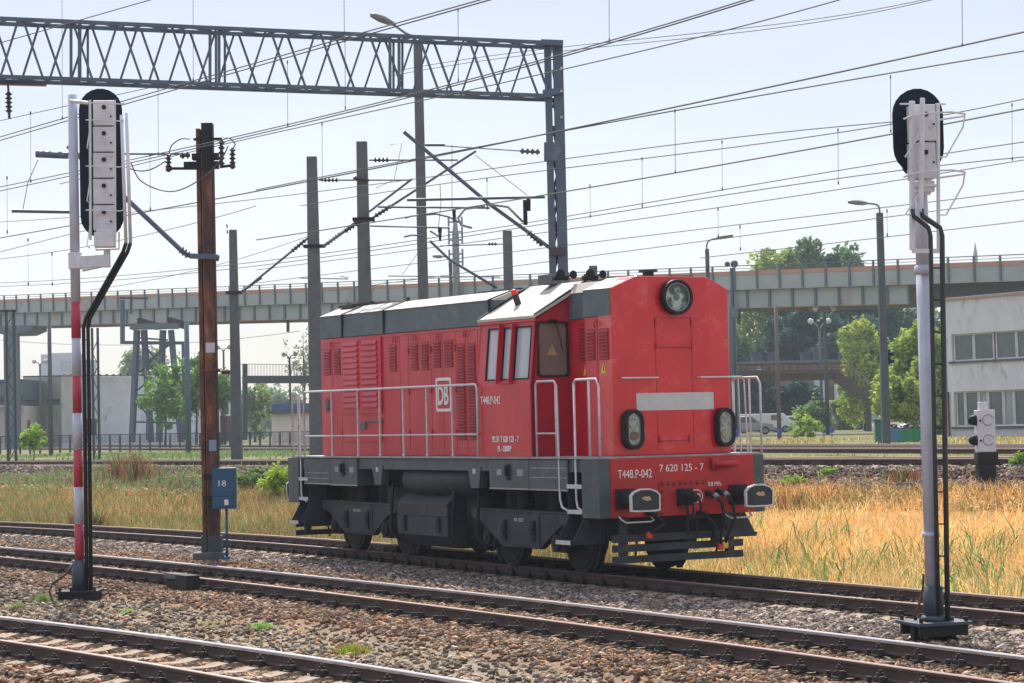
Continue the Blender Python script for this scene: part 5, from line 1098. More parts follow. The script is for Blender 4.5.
# ------------------------------------------------------------------ viaduct
V0, V1 = wp(-60, 326, 216), wp(905, 306, 145)
V0.z = wp(-60, 327.8, 216).z; V1.z = wp(905, 303.2, 145).z
via = empty('viaduct', (V0+V1)/2, 'grey-green road viaduct with railings crossing behind the whole yard', 'viaduct')
vd = (V1-V0); vL = vd.length; vd.normalize(); vn = Vector((-vd.y, vd.x, 0)).normalized()
if vn.y < 0: vn = -vn
def VP(s, dz, dn=0): return V0+vd*s+Vector((0, 0, dz))+vn*dn
Lall = vL+36
def vslab(name, m_, s0, s1, n0, n1, z0, z1, parent=via, kind=None):
    b = MB(); b.add([VP(s, z, n) for z in (z0, z1) for n in (n0, n1) for s in (s0, s1)], [(0, 2, 3, 1), (4, 5, 7, 6), (0, 1, 5, 4), (2, 6, 7, 3), (0, 4, 6, 2), (1, 3, 7, 5)]); return b.build(name, m_, parent)
vslab('main_girder', GIRD, -20, vL, .35, .6, 0, 1.25); vslab('main_girder', GIRD, -20, vL, 8.0, 8.3, 0, 1.25)
vslab('bottom_flange', GIRDR, -20, vL, .28, .68, -.05, -.005); vslab('fascia', GIRD, -20, Lall, 0, .25, 1.254, 2.297); vslab('deck', CONCD, -20, Lall, .252, 9, 1.26, 2.2); vslab('kerb_edge', GIRDR, -20, Lall, -.03, .5, 2.30, 2.60)
vslab('end_girder', CONCD, vL+.3, Lall, 1.5, 1.8, -.1, 1.2); 
def stiff(name, z0, z1, s0, off, w_, n0, n1, m_=GIRDS, step=1.55, smax=None):
    k = 0; s = s0; objs = 0; rest = MB()
    while s < (smax or vL):
        if objs < 100:
            if k == 0:
                b = MB(); b.obox(VP(s, (z0+z1)/2, (n0+n1)/2), vd*w_/2, vn*(n1-n0)/2, (0, 0, (z1-z0)/2)); o0 = b.build(name, m_, via); sref = s
            else:
                o = o0.copy(); col.objects.link(o); o.parent = via; o.location = vd*(s-sref)
            objs += 1; k += 1
        else: rest.obox(VP(s, (z0+z1)/2, (n0+n1)/2), vd*w_/2, vn*(n1-n0)/2, (0, 0, (z1-z0)/2))
        s += step
    if rest.v: o = rest.build(name, m_, via); o['kind'] = 'stuff'
stiff('stiffener', 0, 1.25, 2, 0, .16, .2, .36, step=1.9); stiff('railing_post', 1.3, 3.0, 1.2, 0, .12, -.14, -.01, step=1.9, smax=Lall)
for z in (2.97, 2.76):
    b = MB(); b.beam(VP(-20, z, -.08), VP(Lall, z, -.08), .06 if z > 2.9 else .035); b.build('railing_rail', GIRDS, via)
    b = MB(); b.beam(VP(-20, z, 8.9), VP(Lall, z, 8.9), .06 if z > 2.9 else .035); b.build('railing_rail', GIRDS, via)
b = MB()
for s in np.arange(-18, Lall, 3.1): b.beam(VP(s, 2.3, 8.9), VP(s, 2.95, 8.9), .08)
b.build('far_railing_posts', GIRDS, via)
def hang(u, v0, v1):   # drain pipes
    b = MB(); D = 150+ (905-u)*.07; b.tube([wp(u, v0, D), wp(u, v1, D)], .14, 8); b.build('drain_pipe', GIRDS, via)
hang(288, 310, 332); hang(739, 306, 324)
# piers
def t_pier(u, D, vtop, wcol, capL, capR, vcap, label_='pier'):
    Q = wp(u, 440, D); Q.z = gz(Q); b = MB(); zc = height_at(Q, vcap); zt = height_at(Q, vtop); k = D/F_PX
    b.box(Q.x-wcol/2, Q.x+wcol/2, Q.y-.5, Q.y+.5, Q.z-.3, zc); b.prism([(Q.x-capL*k, zt), (Q.x+capR*k, zt), (Q.x+capR*k, zc+.2), (Q.x+wcol*.8, zc-.2), (Q.x-wcol*.8, zc-.2), (Q.x-capL*k, zc+.2)], 'y', Q.y-.55, Q.y+6); b.build('pier', GIRDS, via)
t_pier(13, 206, 326, 1.35, 30, 22, 331.5); t_pier(735, 154, 308, .5, 12, 6, 315)
# steel lattice pier (left)
D = 185
lp = empty('lattice_pier', wp(155, 440, D), 'blue-grey steel trestle pier under the viaduct, left of the rusty mast', 'pier')
def pp(u, v, dy=0): return wp(u, v, D+dy)
for u0, u1, dy, w_ in ((137, 132, 0, .42), (144, 151, 0, .42), (163, 159, 3, .42), (171, 181, 0, .42)):
    b = MB(); b.beam(pp(u0, 330, dy), pp(u1, 442, dy), w_); b.build('column', STEELB, lp)
b = MB()
for (a, c_) in (((148, 350), (176, 382)), ((169, 345), (148, 362)), ((140, 372), (170, 342)), ((138, 390), (152, 377)), ((134, 400), (150, 417)), ((150, 366), (178, 393)), ((150, 425), (178, 392)), ((135, 422), (178, 423)), ((137, 395), (178, 396)), ((143, 366), (176, 367)), ((140, 338), (168, 340))): b.beam(pp(*a), pp(*c_), .14)
b.build('bracing', SOCK, lp)
b = MB(); b.beam(pp(131, 327), pp(178, 326), 1.4, .45); b.build('pier_cap', GIRDS, lp); b = MB(); b.box(pp(138, 320).x, pp(142, 320).x, pp(134, 320).y-.4, pp(134, 320).y+9, pp(150, 325).z, pp(150, 318).z); b.box(pp(168, 320).x, pp(172, 320).x, pp(134, 320).y-.4, pp(134, 320).y+9, pp(150, 325).z, pp(150, 318).z); b.build('bearing', DARK, lp)
pi_ = empty('service_pipe', wp(122, 343, 180), 'blue-grey service pipe looping down beside the trestle pier', 'pipe'); b = MB(); b.beam(wp(122.5, 300, 180), wp(122.5, 344, 180), .32); b.build('riser', STEELB, pi_); b = MB(); b.beam(wp(121, 342.5, 180), wp(184, 343, 180), .26); b.build('run', SOCK, pi_); b = MB(); b.beam(wp(183.5, 343, 180), wp(185, 440, 180), .34); b.build('downpipe', STEELB, pi_)
b = MB(); b.beam(wp(120, 298, 180), wp(148, 298.5, 180), .18); b.beam(wp(131, 299, 180), wp(131, 314, 180), .15); b.build('bracket', SOCK, pi_)

# ------------------------------------------------------------------ buildings
def wall_box(name, a, b_, depth, z0, z1, m_, parent):
    """box whose front face runs from a to b (xy)"""
    a, b_ = Vector((a.x, a.y, 0)), Vector((b_.x, b_.y, 0)); d = (b_-a).normalized(); n_ = Vector((-d.y, d.x, 0)); n_ = n_ if n_.y > 0 else -n_
    b = MB(); b.add([q+Vector((0, 0, z)) for z in (z0, z1) for q in (a, b_, a+n_*depth, b_+n_*depth)], [(0, 1, 3, 2), (4, 6, 7, 5), (0, 4, 5, 1), (2, 3, 7, 6), (0, 2, 6, 4), (1, 5, 7, 3)]); o = b.build(name, m_, parent); return d, n_, o
# right building
A = wp(947, 444, 113); B = wp(1130, 441, 103); zg = gz(A)
bld = empty('signal_building', A, 'plain grey rendered two-storey building at the right edge', 'building')
d = Vector((B.x-A.x, B.y-A.y, 0)).normalized(); n_ = Vector((-d.y, d.x, 0)); n_ = n_ if n_.y > 0 else -n_
ztop = height_at(A, 301); zz = {k: height_at(A, v) for k, v in dict(w1t=335, w1b=362, w2t=392, w2b=427).items()}
A0 = Vector((A.x, A.y, 0)); L = 9.6
def bm_(x, dd, z): q = A0+d*x+n_*dd; return (q.x, q.y, z)
b = MB(); holed(b, bm_, [0, L], [zg-.5, ztop], [(.55, L-.3, zz['w1b'], zz['w1t']), (.60, L-.3, zz['w2b'], zz['w2t'])], .25); wl = b.build('front_wall', PLAST, bld)
b = MB(); b.add([bm_(x, dd, z) for z in (zg-.5, ztop) for dd in (.0, 9) for x in (-.002, .2)], [(0, 2, 3, 1), (4, 5, 7, 6), (0, 1, 5, 4), (2, 6, 7, 3), (0, 4, 6, 2), (1, 3, 7, 5)]); b.add([bm_(x, dd, z) for z in (zg-.5, ztop-.02) for dd in (.6, 9) for x in (.25, L)], [(0, 2, 3, 1), (4, 5, 7, 6), (0, 1, 5, 4), (2, 6, 7, 3), (0, 4, 6, 2), (1, 3, 7, 5)]); b.build('side_wall', PLAST, bld)
b = MB(); b.add([bm_(x, dd, z) for z in (ztop+.003, ztop+.10) for dd in (-.12, 9.1) for x in (-.12, L+.1)], [(0, 2, 3, 1), (4, 5, 7, 6), (0, 1, 5, 4), (2, 6, 7, 3), (0, 4, 6, 2), (1, 3, 7, 5)]); b.build('roof', GIRDR, bld)
b = MB(); b.tube([bm_(-.1, 0, ztop+.12), bm_(L, 0, ztop+.14)], .02, 5); b.build('roof_cable', ALU, bld)
for (zb_, zt_, x0, widths) in ((zz['w1b'], zz['w1t'], .55, [1.4, 1.4, .1, 1.4, 1.4, 1.4, 1.4]), (zz['w2b'], zz['w2t'], .60, [.62, .95, .62, 1.05, .7, .9, .9, .9, .9])):
    x = x0+.05
    for wd_ in widths:
        if x+wd_ > L-.35: break
        if wd_ > .2:
            b = MB(); e = .075
            for q0, q1, r0_, r1_ in ((x, x+wd_, zb_, zb_+e), (x, x+wd_, zt_-e, zt_), (x, x+e, zb_+e, zt_-e), (x+wd_-e, x+wd_, zb_+e, zt_-e)):
                b.add([bm_(xx, dd, z) for z in (r0_, r1_) for dd in (.12, .2) for xx in (q0, q1)], [(0, 2, 3, 1), (4, 5, 7, 6), (0, 1, 5, 4), (2, 6, 7, 3), (0, 4, 6, 2), (1, 3, 7, 5)])
            wf = b.build('window', FRAMEW, bld); b = MB(); b.add([bm_(xx, .17, z) for z in (zb_+e, zt_-e) for xx in (x+e, x+wd_-e)], [(0, 1, 3, 2)]); b.build('pane', GLASSD if zb_ > 4 or random.random() < .45 else mat('milky_pane', (.30, .34, .32), (.2, .24, .23), rough=.3, scale=.7), wf)
        x += wd_+.015
    b = MB(); b.add([bm_(xx, dd, z) for z in (zb_-.11, zb_-.003) for dd in (-.12, .11) for xx in (x0-.15, L-.2)], [(0, 2, 3, 1), (4, 5, 7, 6), (0, 1, 5, 4), (2, 6, 7, 3), (0, 4, 6, 2), (1, 3, 7, 5)]); b.build('window_sill', CONCD, bld)
b = MB(); b.tube([bm_(.28, -.08, zg), bm_(.28, -.08, zz['w2t'])], .05, 8); b.build('downpipe', RUST, bld)
# white stained building left
A = wp(24, 440, 225); B = wp(95, 440, 238); C_ = wp(300, 440, 242); zg = 1.2
wb = empty('depot_building', A, 'long low white building with dark damp stains, behind the lattice pier', 'building')
zt1 = height_at(A, 377); d1, n1, o = wall_box('gable_wall', A, wp(62, 440, 220), 14, zg-.3, zt1, mat('off_white_render', (.72, .71, .67), (.58, .57, .54), rough=.9, scale=.4, c3=(.34, .34, .33), s3=.5, stretch=(1, 1, .4)), wb)
d2, n2, o2 = wall_box('long_wall', wp(62.3, 440, 220.3), wp(233, 440, 230), 13.9, zg-.3, height_at(wp(140, 440, 225), 376.5), PLAST2, wb)
b = MB(); q0, q1 = wp(24, 377, 220), wp(62, 377, 219.5)
b.beam(wp(23, 376.5, 219.8), wp(62, 376, 219.8), .3, .12); b.beam(wp(62.3, 376, 220), wp(233, 374.5, 229.8), .3, .10); b.build('roof_edge', TAR, wb)
b = MB()
for k in range(24): q = wp(64+k*7.1, 375.2, 221+k*.3); b.obox(q, (.12, 0, 0), (0, .1, 0), (0, 0, .12))
b.build('parapet_blocks', TAR, wb)
def wb_panel(name, u0, u1, v0, v1, D, m_, th=.06):
    q0, q1 = wp(u0, v0, D), wp(u1, v1, D); b = MB(); b.box(min(q0.x, q1.x), max(q0.x, q1.x), q0.y-th, q0.y, q1.z, q0.z); return b.build(name, m_, wb)
wb_panel('doorway', 85, 97, 419, 435, 218, MAROON); wb_panel('doorway', 220, 231, 416, 441, 226.5, MAROON); wb_panel('doorway', 146, 151, 424, 440, 222, MAROON); wb_panel('doorway', 25, 31, 420, 441, 217, mat('pinkish_door', (.30, .14, .14), rough=.8)); wb_panel('doorway', 41, 45, 430, 441, 217, mat('pinkish_door', (.3, .14, .14)))
# left-most windowed building
A = wp(-60, 440, 215); ob = empty('office_building', wp(0, 440, 215), 'low cream building with dark window band at the left edge', 'building')
wall_box('wall', A, wp(23.5, 440, 215), 12, .9, height_at(wp(10, 440, 215), 406), PLAST3, ob); wall_box('canopy', wp(-60, 440, 214), wp(24, 440, 214), 1, height_at(wp(10, 440, 214), 405.5), height_at(wp(10, 440, 214), 400.5), TAR, ob)
wall_box('upper_wall', wp(-60, 440, 214.6), wp(23.6, 440, 214.6), 11, height_at(wp(10, 440, 215), 400), height_at(wp(10, 440, 215), 379.5), mat('dark_teal_panel', (.07, .12, .14), rough=.7), ob)
for u0 in range(-55, 22, 9):
    q0, q1 = wp(u0, 384, 214.4), wp(u0+6.5, 396, 214.4); b = MB(); b.box(q0.x, q1.x, q0.y-.05, q0.y+.02, q1.z, q0.z); b.build('window', GLASSD if u0 % 2 else mat('milky_pane', (.3, .34, .32)), ob)
# far block of flats
A = wp(42, 440, 900); fb_ = empty('apartment_block', A, 'distant pale block of flats above the white building', 'building'); 
wall_box('wall', A, wp(80, 440, 900), 14, 0, height_at(A, 354.5), mat('flats_pale', (.36, .37, .40), rough=.9), fb_); wall_box('wall', wp(53, 440, 898), wp(77, 440, 898), 12, 0, height_at(wp(60, 440, 898), 353), mat('flats_pale2', (.34, .35, .38), rough=.9), fb_)
wall_box('wing', wp(60, 440, 895), wp(92, 440, 895), 12, 0, height_at(wp(80, 440, 895), 360), mat('flats_dim', (.30, .31, .34), rough=.9), fb_)
b = MB()
for r__ in range(3):
    for c__ in range(8): q = wp(62+c__*3.6, 363+r__*3.5, 894.6); b.obox(q, (.35, 0, 0), (0, .1, 0), (0, 0, .45))
b.build('window_rows', mat('flats_window', (.12, .13, .15)), fb_)
# kiosk
A = wp(272, 443, 150); ko = empty('kiosk', A, 'small cream hut with a blue roof left of the engine rear', 'hut'); wall_box('wall', A, wp(310, 443, 150), 4, .9, height_at(A, 414), PLAST3, ko)
wall_box('roof_slab', wp(270, 443, 149.6), wp(310, 443, 149.6), 5, height_at(A, 414), height_at(A, 411.3), TAR, ko); wall_box('blue_fascia', wp(272.5, 443, 149.8), wp(310, 443, 149.8), 4, height_at(A, 411.1), height_at(A, 404), BLUEF, ko)
# background long building right
A = wp(690, 440, 215); lb_ = empty('workshop_building', A, 'long flat-roofed brown workshop behind the footbridge', 'building')
wall_box('wall', A, wp(862, 440, 215), 14, .8, height_at(A, 366), BROWN, lb_); wall_box('roof', wp(688, 440, 214.5), wp(864, 440, 214.5), 15, height_at(A, 365.5), height_at(A, 363), CONC, lb_)
for u in (757, 772, 805, 818, 843, 853, 862):
    q = wp(u, 362, 218); b = MB(); b.box(q.x-.4, q.x+.5, q.y-.4, q.y+.4, q.z-.2, q.z+(.9 if u != 818 else 1.3)); b.box(q.x-.55, q.x+.65, q.y-.5, q.y+.5, q.z+(.9 if u != 818 else 1.3), q.z+(1.0 if u != 818 else 1.4)); b.build('roof_vent', SOCK, lb_)
for u0, u1, v0, v1 in ((814, 828, 379, 402), (834, 845, 384, 402)):
    q0, q1 = wp(u0, v0, 214.7), wp(u1, v1, 214.7); b = MB(); b.box(q0.x, q1.x, q0.y-.1, q0.y, q1.z, q0.z); b.build('pale_door', mat('pale_blue_panel', (.42, .48, .55), rough=.8), lb_)
for u0 in (804, 809): q0, q1 = wp(u0, 379, 214.7), wp(u0+4, 384, 214.7); b = MB(); b.box(q0.x, q1.x, q0.y-.1, q0.y, q1.z, q0.z); b.build('window', GLASSD, lb_)

# footbridge with stairs
D = 175; fbr = empty('footbridge', wp(780, 440, D), 'dark footbridge with stairs coming down behind the right lamp post', 'footbridge')
def F_(u, v, dy=0): return wp(u, v, D+dy)
FBM = mat('footbridge_iron', (.075, .065, .06), (.1, .07, .055), rough=.85, scale=1)
b = MB(); b.beam(F_(690, 373.5), F_(835, 371.5), 2.2, .35); b.build('deck', FBM, fbr); b = MB(); b.beam(F_(690, 377.5), F_(832, 375.5), .3, .75); b.build('edge_girder', mat('ochre_girder', (.16, .12, .07), rough=.9), fbr)
b = MB(); b.beam(F_(690, 366), F_(846, 363.5), .07); b.beam(F_(690, 369.5), F_(846, 367), .05)
for u in range(692, 846, 7): b.beam(F_(u, 374-(u-690)*.013), F_(u, 366-(u-690)*.016), .06)
b.build('railing', FBM, fbr)
b = MB()
for dy in (0, 1.6):
    b.beam(F_(833, 373, dy), F_(857, 393, dy), .15, .9); b.beam(F_(857, 394.5, dy), F_(864, 394.5, dy), .15, .7); b.beam(F_(863, 394, dy), F_(884, 408, dy), .15, .8)
b.build('stair_stringer', FBM, fbr)
b = MB()
for k in range(14): q = F_(834+k*1.8, 371.5+k*1.5); b.obox(q+Vector((0, .8, 0)), (.12, 0, 0), (0, .85, 0), (0, 0, .03))
for k in range(10): q = F_(865+k*1.9, 394+k*1.3); b.obox(q+Vector((0, .8, 0)), (.12, 0, 0), (0, .85, 0), (0, 0, .03))
b.build('stair_treads', FBM, fbr)
b = MB()
for dy in (0, 1.7):
    b.beam(F_(846, 362, dy), F_(884, 393, dy), .07); b.beam(F_(846, 366, dy), F_(884, 397, dy), .05)
    for k in range(9): b.beam(F_(847+k*4.2, 363+k*3.4, dy), F_(847+k*4.2, 376+k*3.2, dy), .05)
b.build('stair_railing', mat('pinkish_rail', (.30, .22, .20), rough=.8), fbr)
b = MB(); b.beam(F_(868, 398), F_(869, 432), .45, .5); b.build('stair_leg', FBM, fbr)
b = MB(); b.beam(F_(720, 378), F_(720, 432), .5, .5); b.build('bridge_leg', FBM, fbr)
# the same kind of bridge continues on the left
D = 190; fb2 = empty('pipe_bridge', wp(270, 382, 190), 'dark low bridge beam above the hut, left of the engine', 'bridge'); b = MB(); b.beam(wp(243, 379.5, 190), wp(330, 379.5, 190), 1.2, .65); b.build('beam', CONCD, fb2)
b = MB(); b.beam(wp(240, 364, 192), wp(318, 365, 192), .05)
for u in range(246, 318, 3): b.beam(wp(u, 365, 192), wp(u, 377, 192), .035)
b.build('screen', CONC, fb2); b = MB(); b.beam(wp(245, 364, 190), wp(245, 440, 190), .35); b.build('support', CONCD, fb2); b = MB(); b.beam(wp(316, 380, 190), wp(316, 440, 190), .4); b.build('support', CONCD, fb2)

# fence in front of left buildings
fe = empty('fence', wp(130, 442, 140), 'low dark wire fence in front of the left buildings', 'fence')
b = MB(); b.beam(wp(-70, 437.5, 140), wp(310, 431.5, 140), .06); b.build('top_rail', SOCK, fe)
for u in range(-70, 310, 10):
    q = wp(u, 440, 140); b = MB(); b.box(q.x-.06, q.x+.06, q.y-.06, q.y+.06, 1.0, wp(u, 437-(u)*.016, 140).z); b.build('fence_post', SOCK, fe)
b = MB()
for u in np.arange(-70, 310, 1.3): b.beam(wp(u, 443, 140), wp(u, 437.3-u*.016, 140), .02)
b.build('wire_mesh', SOCK, fe)

# ------------------------------------------------------------------ dwarf signal, bins, cars, small things
P = wp(986, 474, 47); P.z = gz(P)
ds = empty('dwarf_signal', P, 'short white two-lamp dwarf signal on a dark block beyond the dry grass', 'railway signal'); k = 47/F_PX
zb, zt = height_at(P, 452), height_at(P, 410)
b = MB(); b.box(P.x-.19, P.x+.20, P.y-.18, P.y+.18, zb, zt); bx = b.build('signal_box', SIGW, ds, bevel=.015)
b = MB(); b.box(P.x-.12, P.x+.06, P.y-.1, P.y+.1, zt, height_at(P, 402)); b.build('top_cap', SIGW, ds, bevel=.01)
for v in (420, 440):
    z = height_at(P, v); b = MB(); b.tube([(P.x-.15, P.y-.05, z), (P.x-.28, P.y-.06, z), (P.x-.36, P.y-.06, z-.02)], [.12, .115, .05], 14); b.build('lamp_hood', BLACKP, ds, smooth=True)
    b = MB(); 
    n = 20; r = .115
    b.tube([(P.x+.04+r*math.cos(a), P.y-.186, z+r*math.sin(a)) for a in np.linspace(.3, 5.6, n)], .006, 5); b.build('panel_ring', CONC, bx)
    b = MB(); b.box(P.x-.15, P.x-.11, P.y-.2, P.y-.18, z-.03, z+.01); b.build('catch', RUST, bx)
b = MB(); b.box(P.x-.21, P.x+.24, P.y-.2, P.y+.2, zb-.28, zb-.003); b.box(P.x-.19, P.x+.19, P.y-.2, P.y+.2, P.z-.2, zb-.28); b.build('base', DARK, ds, bevel=.02)
Q = wp(1015, 474, 50); Q.z = gz(Q); b = MB(); b.box(Q.x-.25, Q.x+.3, Q.y-.2, Q.y+.2, Q.z-.1, height_at(Q, 464)); tag(b.build('cable_cover', CONC, bevel=.03), 'small concrete block near the dwarf signal', 'concrete block')
# signal beside right lamp
Q = wp(889, 440, 90); Q.z = gz(Q); s2 = empty('railway_signal', Q, 'small black-headed signal behind the right lamp post', 'railway signal'); b = MB(); b.tube([Q, up(Q, height_at(Q, 362))], .07, 8); b.build('mast', STEELB, s2)
b = MB(); z0, z1 = height_at(Q, 365), height_at(Q, 349); b.box(Q.x-.16, Q.x+.16, Q.y-.15, Q.y+.15, z0, z1); b.build('signal_head', BLACKP, s2, bevel=.08)
for z in (z0+.15, z1-.2): b = MB(); b.tube([(Q.x+.1, Q.y-.15, z), (Q.x+.28, Q.y-.2, z)], .09, 10); b.build('lamp_hood', BLACKP, s2)
# waste skips
for u0, u1, m_, lab in ((890, 900, BLUES, 'blue waste skip behind the right lamp post'), (900.5, 922, GREENM, 'green waste skip heaped with rubbish beside the blue one')):
    a, b_ = wp(u0, 444, 92), wp(u1, 444, 92); z0 = gz(a); z1 = height_at(a, 429.5); sk = empty('waste_skip', Vector(((a.x+b_.x)/2, a.y, z0)), lab, 'skip', 'waste skips'); t_ = .05
    b = MB(); b.box(a.x, b_.x, a.y, a.y+t_, z0, z1); b.box(a.x, b_.x, a.y+1.6, a.y+1.65, z0, z1); b.box(a.x, a.x+t_, a.y+.051, a.y+1.599, z0, z1); b.box(b_.x-t_, b_.x, a.y+.051, a.y+1.599, z0, z1); b.box(a.x+.051, b_.x-.051, a.y+.051, a.y+1.599, z0, z0+.05); sb = b.build('bin_body', m_, sk)
    b = MB(); b.box(a.x-.03, b_.x+.03, a.y-.04, a.y-.003, z1-.08, z1+.02); n = 3
    for i in range(n+1): x = a.x+(b_.x-a.x)*i/n; b.box(x-.03, x+.03, a.y-.03, a.y-.003, z0, z1-.08)
    b.build('ribs', m_, sk)
    rr_ = random.Random(4)
    for i in range(14):
        x = rr_.uniform(a.x+.1, b_.x-.1); y = a.y+rr_.uniform(.2, 1.3); sz = rr_.uniform(.12, .28); b = MB(); b.ball((x, y, z1-.05+rr_.uniform(0, .12)), sz, 5, .7); o = b.build('rubbish_bag', rr_.choice([BLACK, DARK, WHITE, STEELB, MAROON]), bevel=0)
        for v_ in o.data.vertices: v_.co += Vector((rr_.uniform(-.05, .05), rr_.uniform(-.05, .05), rr_.uniform(-.04, .04)))
        tag(o, ('rubbish bag heaped in the blue skip' if m_ is BLUES else 'rubbish bag heaped in the green skip'), 'rubbish bag', 'rubbish bags in the skips')
Q = wp(879, 442, 88); Q.z = gz(Q); b = MB(); b.box(Q.x-.15, Q.x+.15, Q.y-.15, Q.y+.15, Q.z, height_at(Q, 421)); b.box(Q.x-.2, Q.x+.2, Q.y-.2, Q.y+.2, height_at(Q, 421), height_at(Q, 419)); tag(b.build('relay_cabinet', mat('teal_cabinet', (.02, .12, .11), rough=.6), bevel=.02), 'narrow dark teal cabinet left of the right lamp post', 'cabinet')
def car(u, v, D, L, W_, H_, body, label, name='parked_car', van=False, yaw=0.0):
    Q = wp(u, v, D); Q.z = gz(Q); rt = empty(name, Q, label, 'van' if van else 'car', 'vehicles parked beyond the far tracks'); xs = Vector((math.cos(yaw), math.sin(yaw), 0)); ysv = Vector((-math.sin(yaw), math.cos(yaw), 0))
    prof = [(-.5, .25), (-.5, .62), (-.47, .95), (.30, .95), (.40, .62), (.5, .52), (.5, .25)] if van else [(-.5, .22), (-.5, .55), (-.42, .62), (-.30, .96), (.08, 1.0), (.24, .66), (.47, .56), (.5, .22)]
    b = MB(); n = len(prof); b.add([Q+xs*p[0]*L+Vector((0, 0, p[1]*H_))+ysv*t for t in (0, W_) for p in prof], [tuple(range(n)), tuple(range(2*n-1, n-1, -1))]+[(i, (i+1) % n, n+(i+1) % n, n+i) for i in range(n)]); b.build('body', body, rt, bevel=.05)
    gp_ = [(.10, .62), (.28, .62), (.22, .88), (.10, .88)] if van else [(-.34, .64), (-.26, .90), (.06, .93), (.18, .66)]
    b = MB(); n = len(gp_); b.add([Q+xs*p[0]*L+Vector((0, 0, p[1]*H_))+ysv*t for t in (-.015, .01) for p in gp_], [tuple(range(n)), tuple(range(2*n-1, n-1, -1))]+[(i, (i+1) % n, n+(i+1) % n, n+i) for i in range(n)]); b.build('window', GLASSD, rt)
    for x in (-.32, .32):
        c_ = Q+xs*x*L+Vector((0, 0, .31)); b = MB(); b.tube([c_-ysv*.02, c_+ysv*.2], .31, 16); wl_ = b.build('wheel', BLACK, rt); b = MB(); b.tube([c_-ysv*.03, c_-ysv*.015], .19, 12); b.build('rim', ALU, wl_)
CARW = mat('car_white', (.62, .63, .65), rough=.3, coat=.5); CARS = mat('car_silver', (.30, .34, .36), rough=.3, metal=.5)
car(793, 436.5, 190, 4.3, 1.8, 1.45, CARW, 'white low car parked in front of the dark trees'); car(765, 437, 185, 5.6, 2, 1.75, CARW, 'white van parked between the engine and the white car', 'parked_van', True); car(748, 437, 165, 4.2, 1.8, 1.45, CARS, 'silver car parked nearest to the engine nose')
car(842, 433, 205, 5.2, 2.2, 3.0, CARW, 'white box van half hidden by shrubs under the stairs', 'parked_van', True)
for u in (824, 780, 737, 832): 
    Q = wp(u, 436, 118); Q.z = gz(Q); b = MB(); n = 12; z = Q.z+.45; b.tube([Q, up(Q, z)], .03, 6); b.tube([(Q.x, Q.y-.02, z), (Q.x, Q.y+.02, z)], .15, 14); tag(b.build('marker_disc', mat('blue_disc', (.03, .08, .3), rough=.5)), {824: 'low blue disc left of the taller double lamp foot', 780: 'low blue disc at the foot of the slim brown post', 737: 'low blue disc seen through the nose handrails', 832: 'low blue disc right of the taller double lamp foot'}[u], 'marker', 'low blue marker discs')

# ------------------------------------------------------------------ overhead wires
BW = R_(35); WD = Vector((math.sin(BW), -math.cos(BW), 0)); WN = Vector((math.cos(BW), math.sin(BW), 0))
def plane_pt(P0, u, v):
    r = ray(u, v); t = (P0-CAM).dot(WN)/r.dot(WN); return CAM+r*t
WL = []
def wire(pts, D0, r, label, m_=WIREM, group='overhead wires'):
    P0 = wp(512, 400, D0); us = [p[0] for p in pts]
    def vq(u):
        s = 0
        for i, (ui, vi) in enumerate(pts):
            t = vi
            for j, (uj, _) in enumerate(pts):
                if j != i: t *= (u-uj)/(ui-uj)
            s += t
        return s
    u0, u1 = us[0], us[-1]; e = 30
    Q = [plane_pt(P0, u, vq(u)) for u in np.linspace(u0-(120 if u0 <= 20 else 0), u1+(260 if u1 >= 1000 or pts[-1][1] <= 3 else 0), 34)]
    base = Q[len(Q)//2]; o = empty('overhead_wire', base, label, 'overhead wire', group)
    b = MB(); b.tube(Q, r, 5, False); b.build('wire', m_, o); WL.append((vq, P0, o, u0, u1)); return o
wire([(0, 43), (75, 21.5), (150, 0)], 30, .011, 'single wire crossing the top left corner above the gantry')
wire([(0, 137), (256, 63), (480, 0)], 30, .011, 'upper wire of the close pair crossing the gantry beam at left')
wire([(0, 140.5), (256, 66.5), (490, 0)], 30, .011, 'lower wire of the close pair crossing the gantry beam at left')
wire([(0, 187), (256, 132), (640, 32), (745, 0)], 34, .011, 'upper wire of the pair leaving the top edge right of centre')
wire([(0, 191), (256, 134.5), (640, 34.5), (753, 0)], 34, .011, 'lower wire of the pair leaving the top edge right of centre')
wire([(60, 184), (256, 137), (640, 51.5), (839, 0)], 36, .010, 'wire leaving the top edge midway to the right corner')
wire([(391, 72), (563, 47), (700, 33), (923, 0)], 60, .010, 'faint far wire above, reaching the top edge at the right')
wire([(391, 76), (563, 51), (700, 37), (923, 2)], 60, .010, 'faint far wire just below its twin, reaching the top edge at right')
wire([(0, 238), (300, 183), (640, 114.5), (1024, 32)], 36, .013, 'thick wire crossing the whole sky, highest at the right edge')
wire([(256, 190), (640, 117), (1024, 51)], 36, .010, 'wire splitting below the thick highest one at the right edge')
wire([(0, 222), (400, 181), (640, 149), (905, 121)], 48, .010, 'thin wire passing left behind the right signal head')
wire([(300, 206), (640, 159), (905, 122), (1024, 99)], 48, .010, 'thin wire reaching the right edge behind the signal guard')
wire([(256, 240), (640, 179), (1024, 109)], 40, .012, 'contact wire meeting the right signal head from the left')
wire([(0, 283), (256, 262), (640, 204), (1024, 142)], 56, .011, 'thin wire passing just under the right signal housings')
wire([(0, 286.5), (256, 266), (640, 208.5), (1024, 157)], 56, .011, 'lower of the two wires passing under the right signal housings')
wire([(256, 270), (640, 219), (1024, 160)], 62, .011, 'wire meeting the right signal below its bracket')
wire([(256, 283), (640, 236.5), (1024, 191)], 66, .011, 'wire crossing the lamp arm at the right')
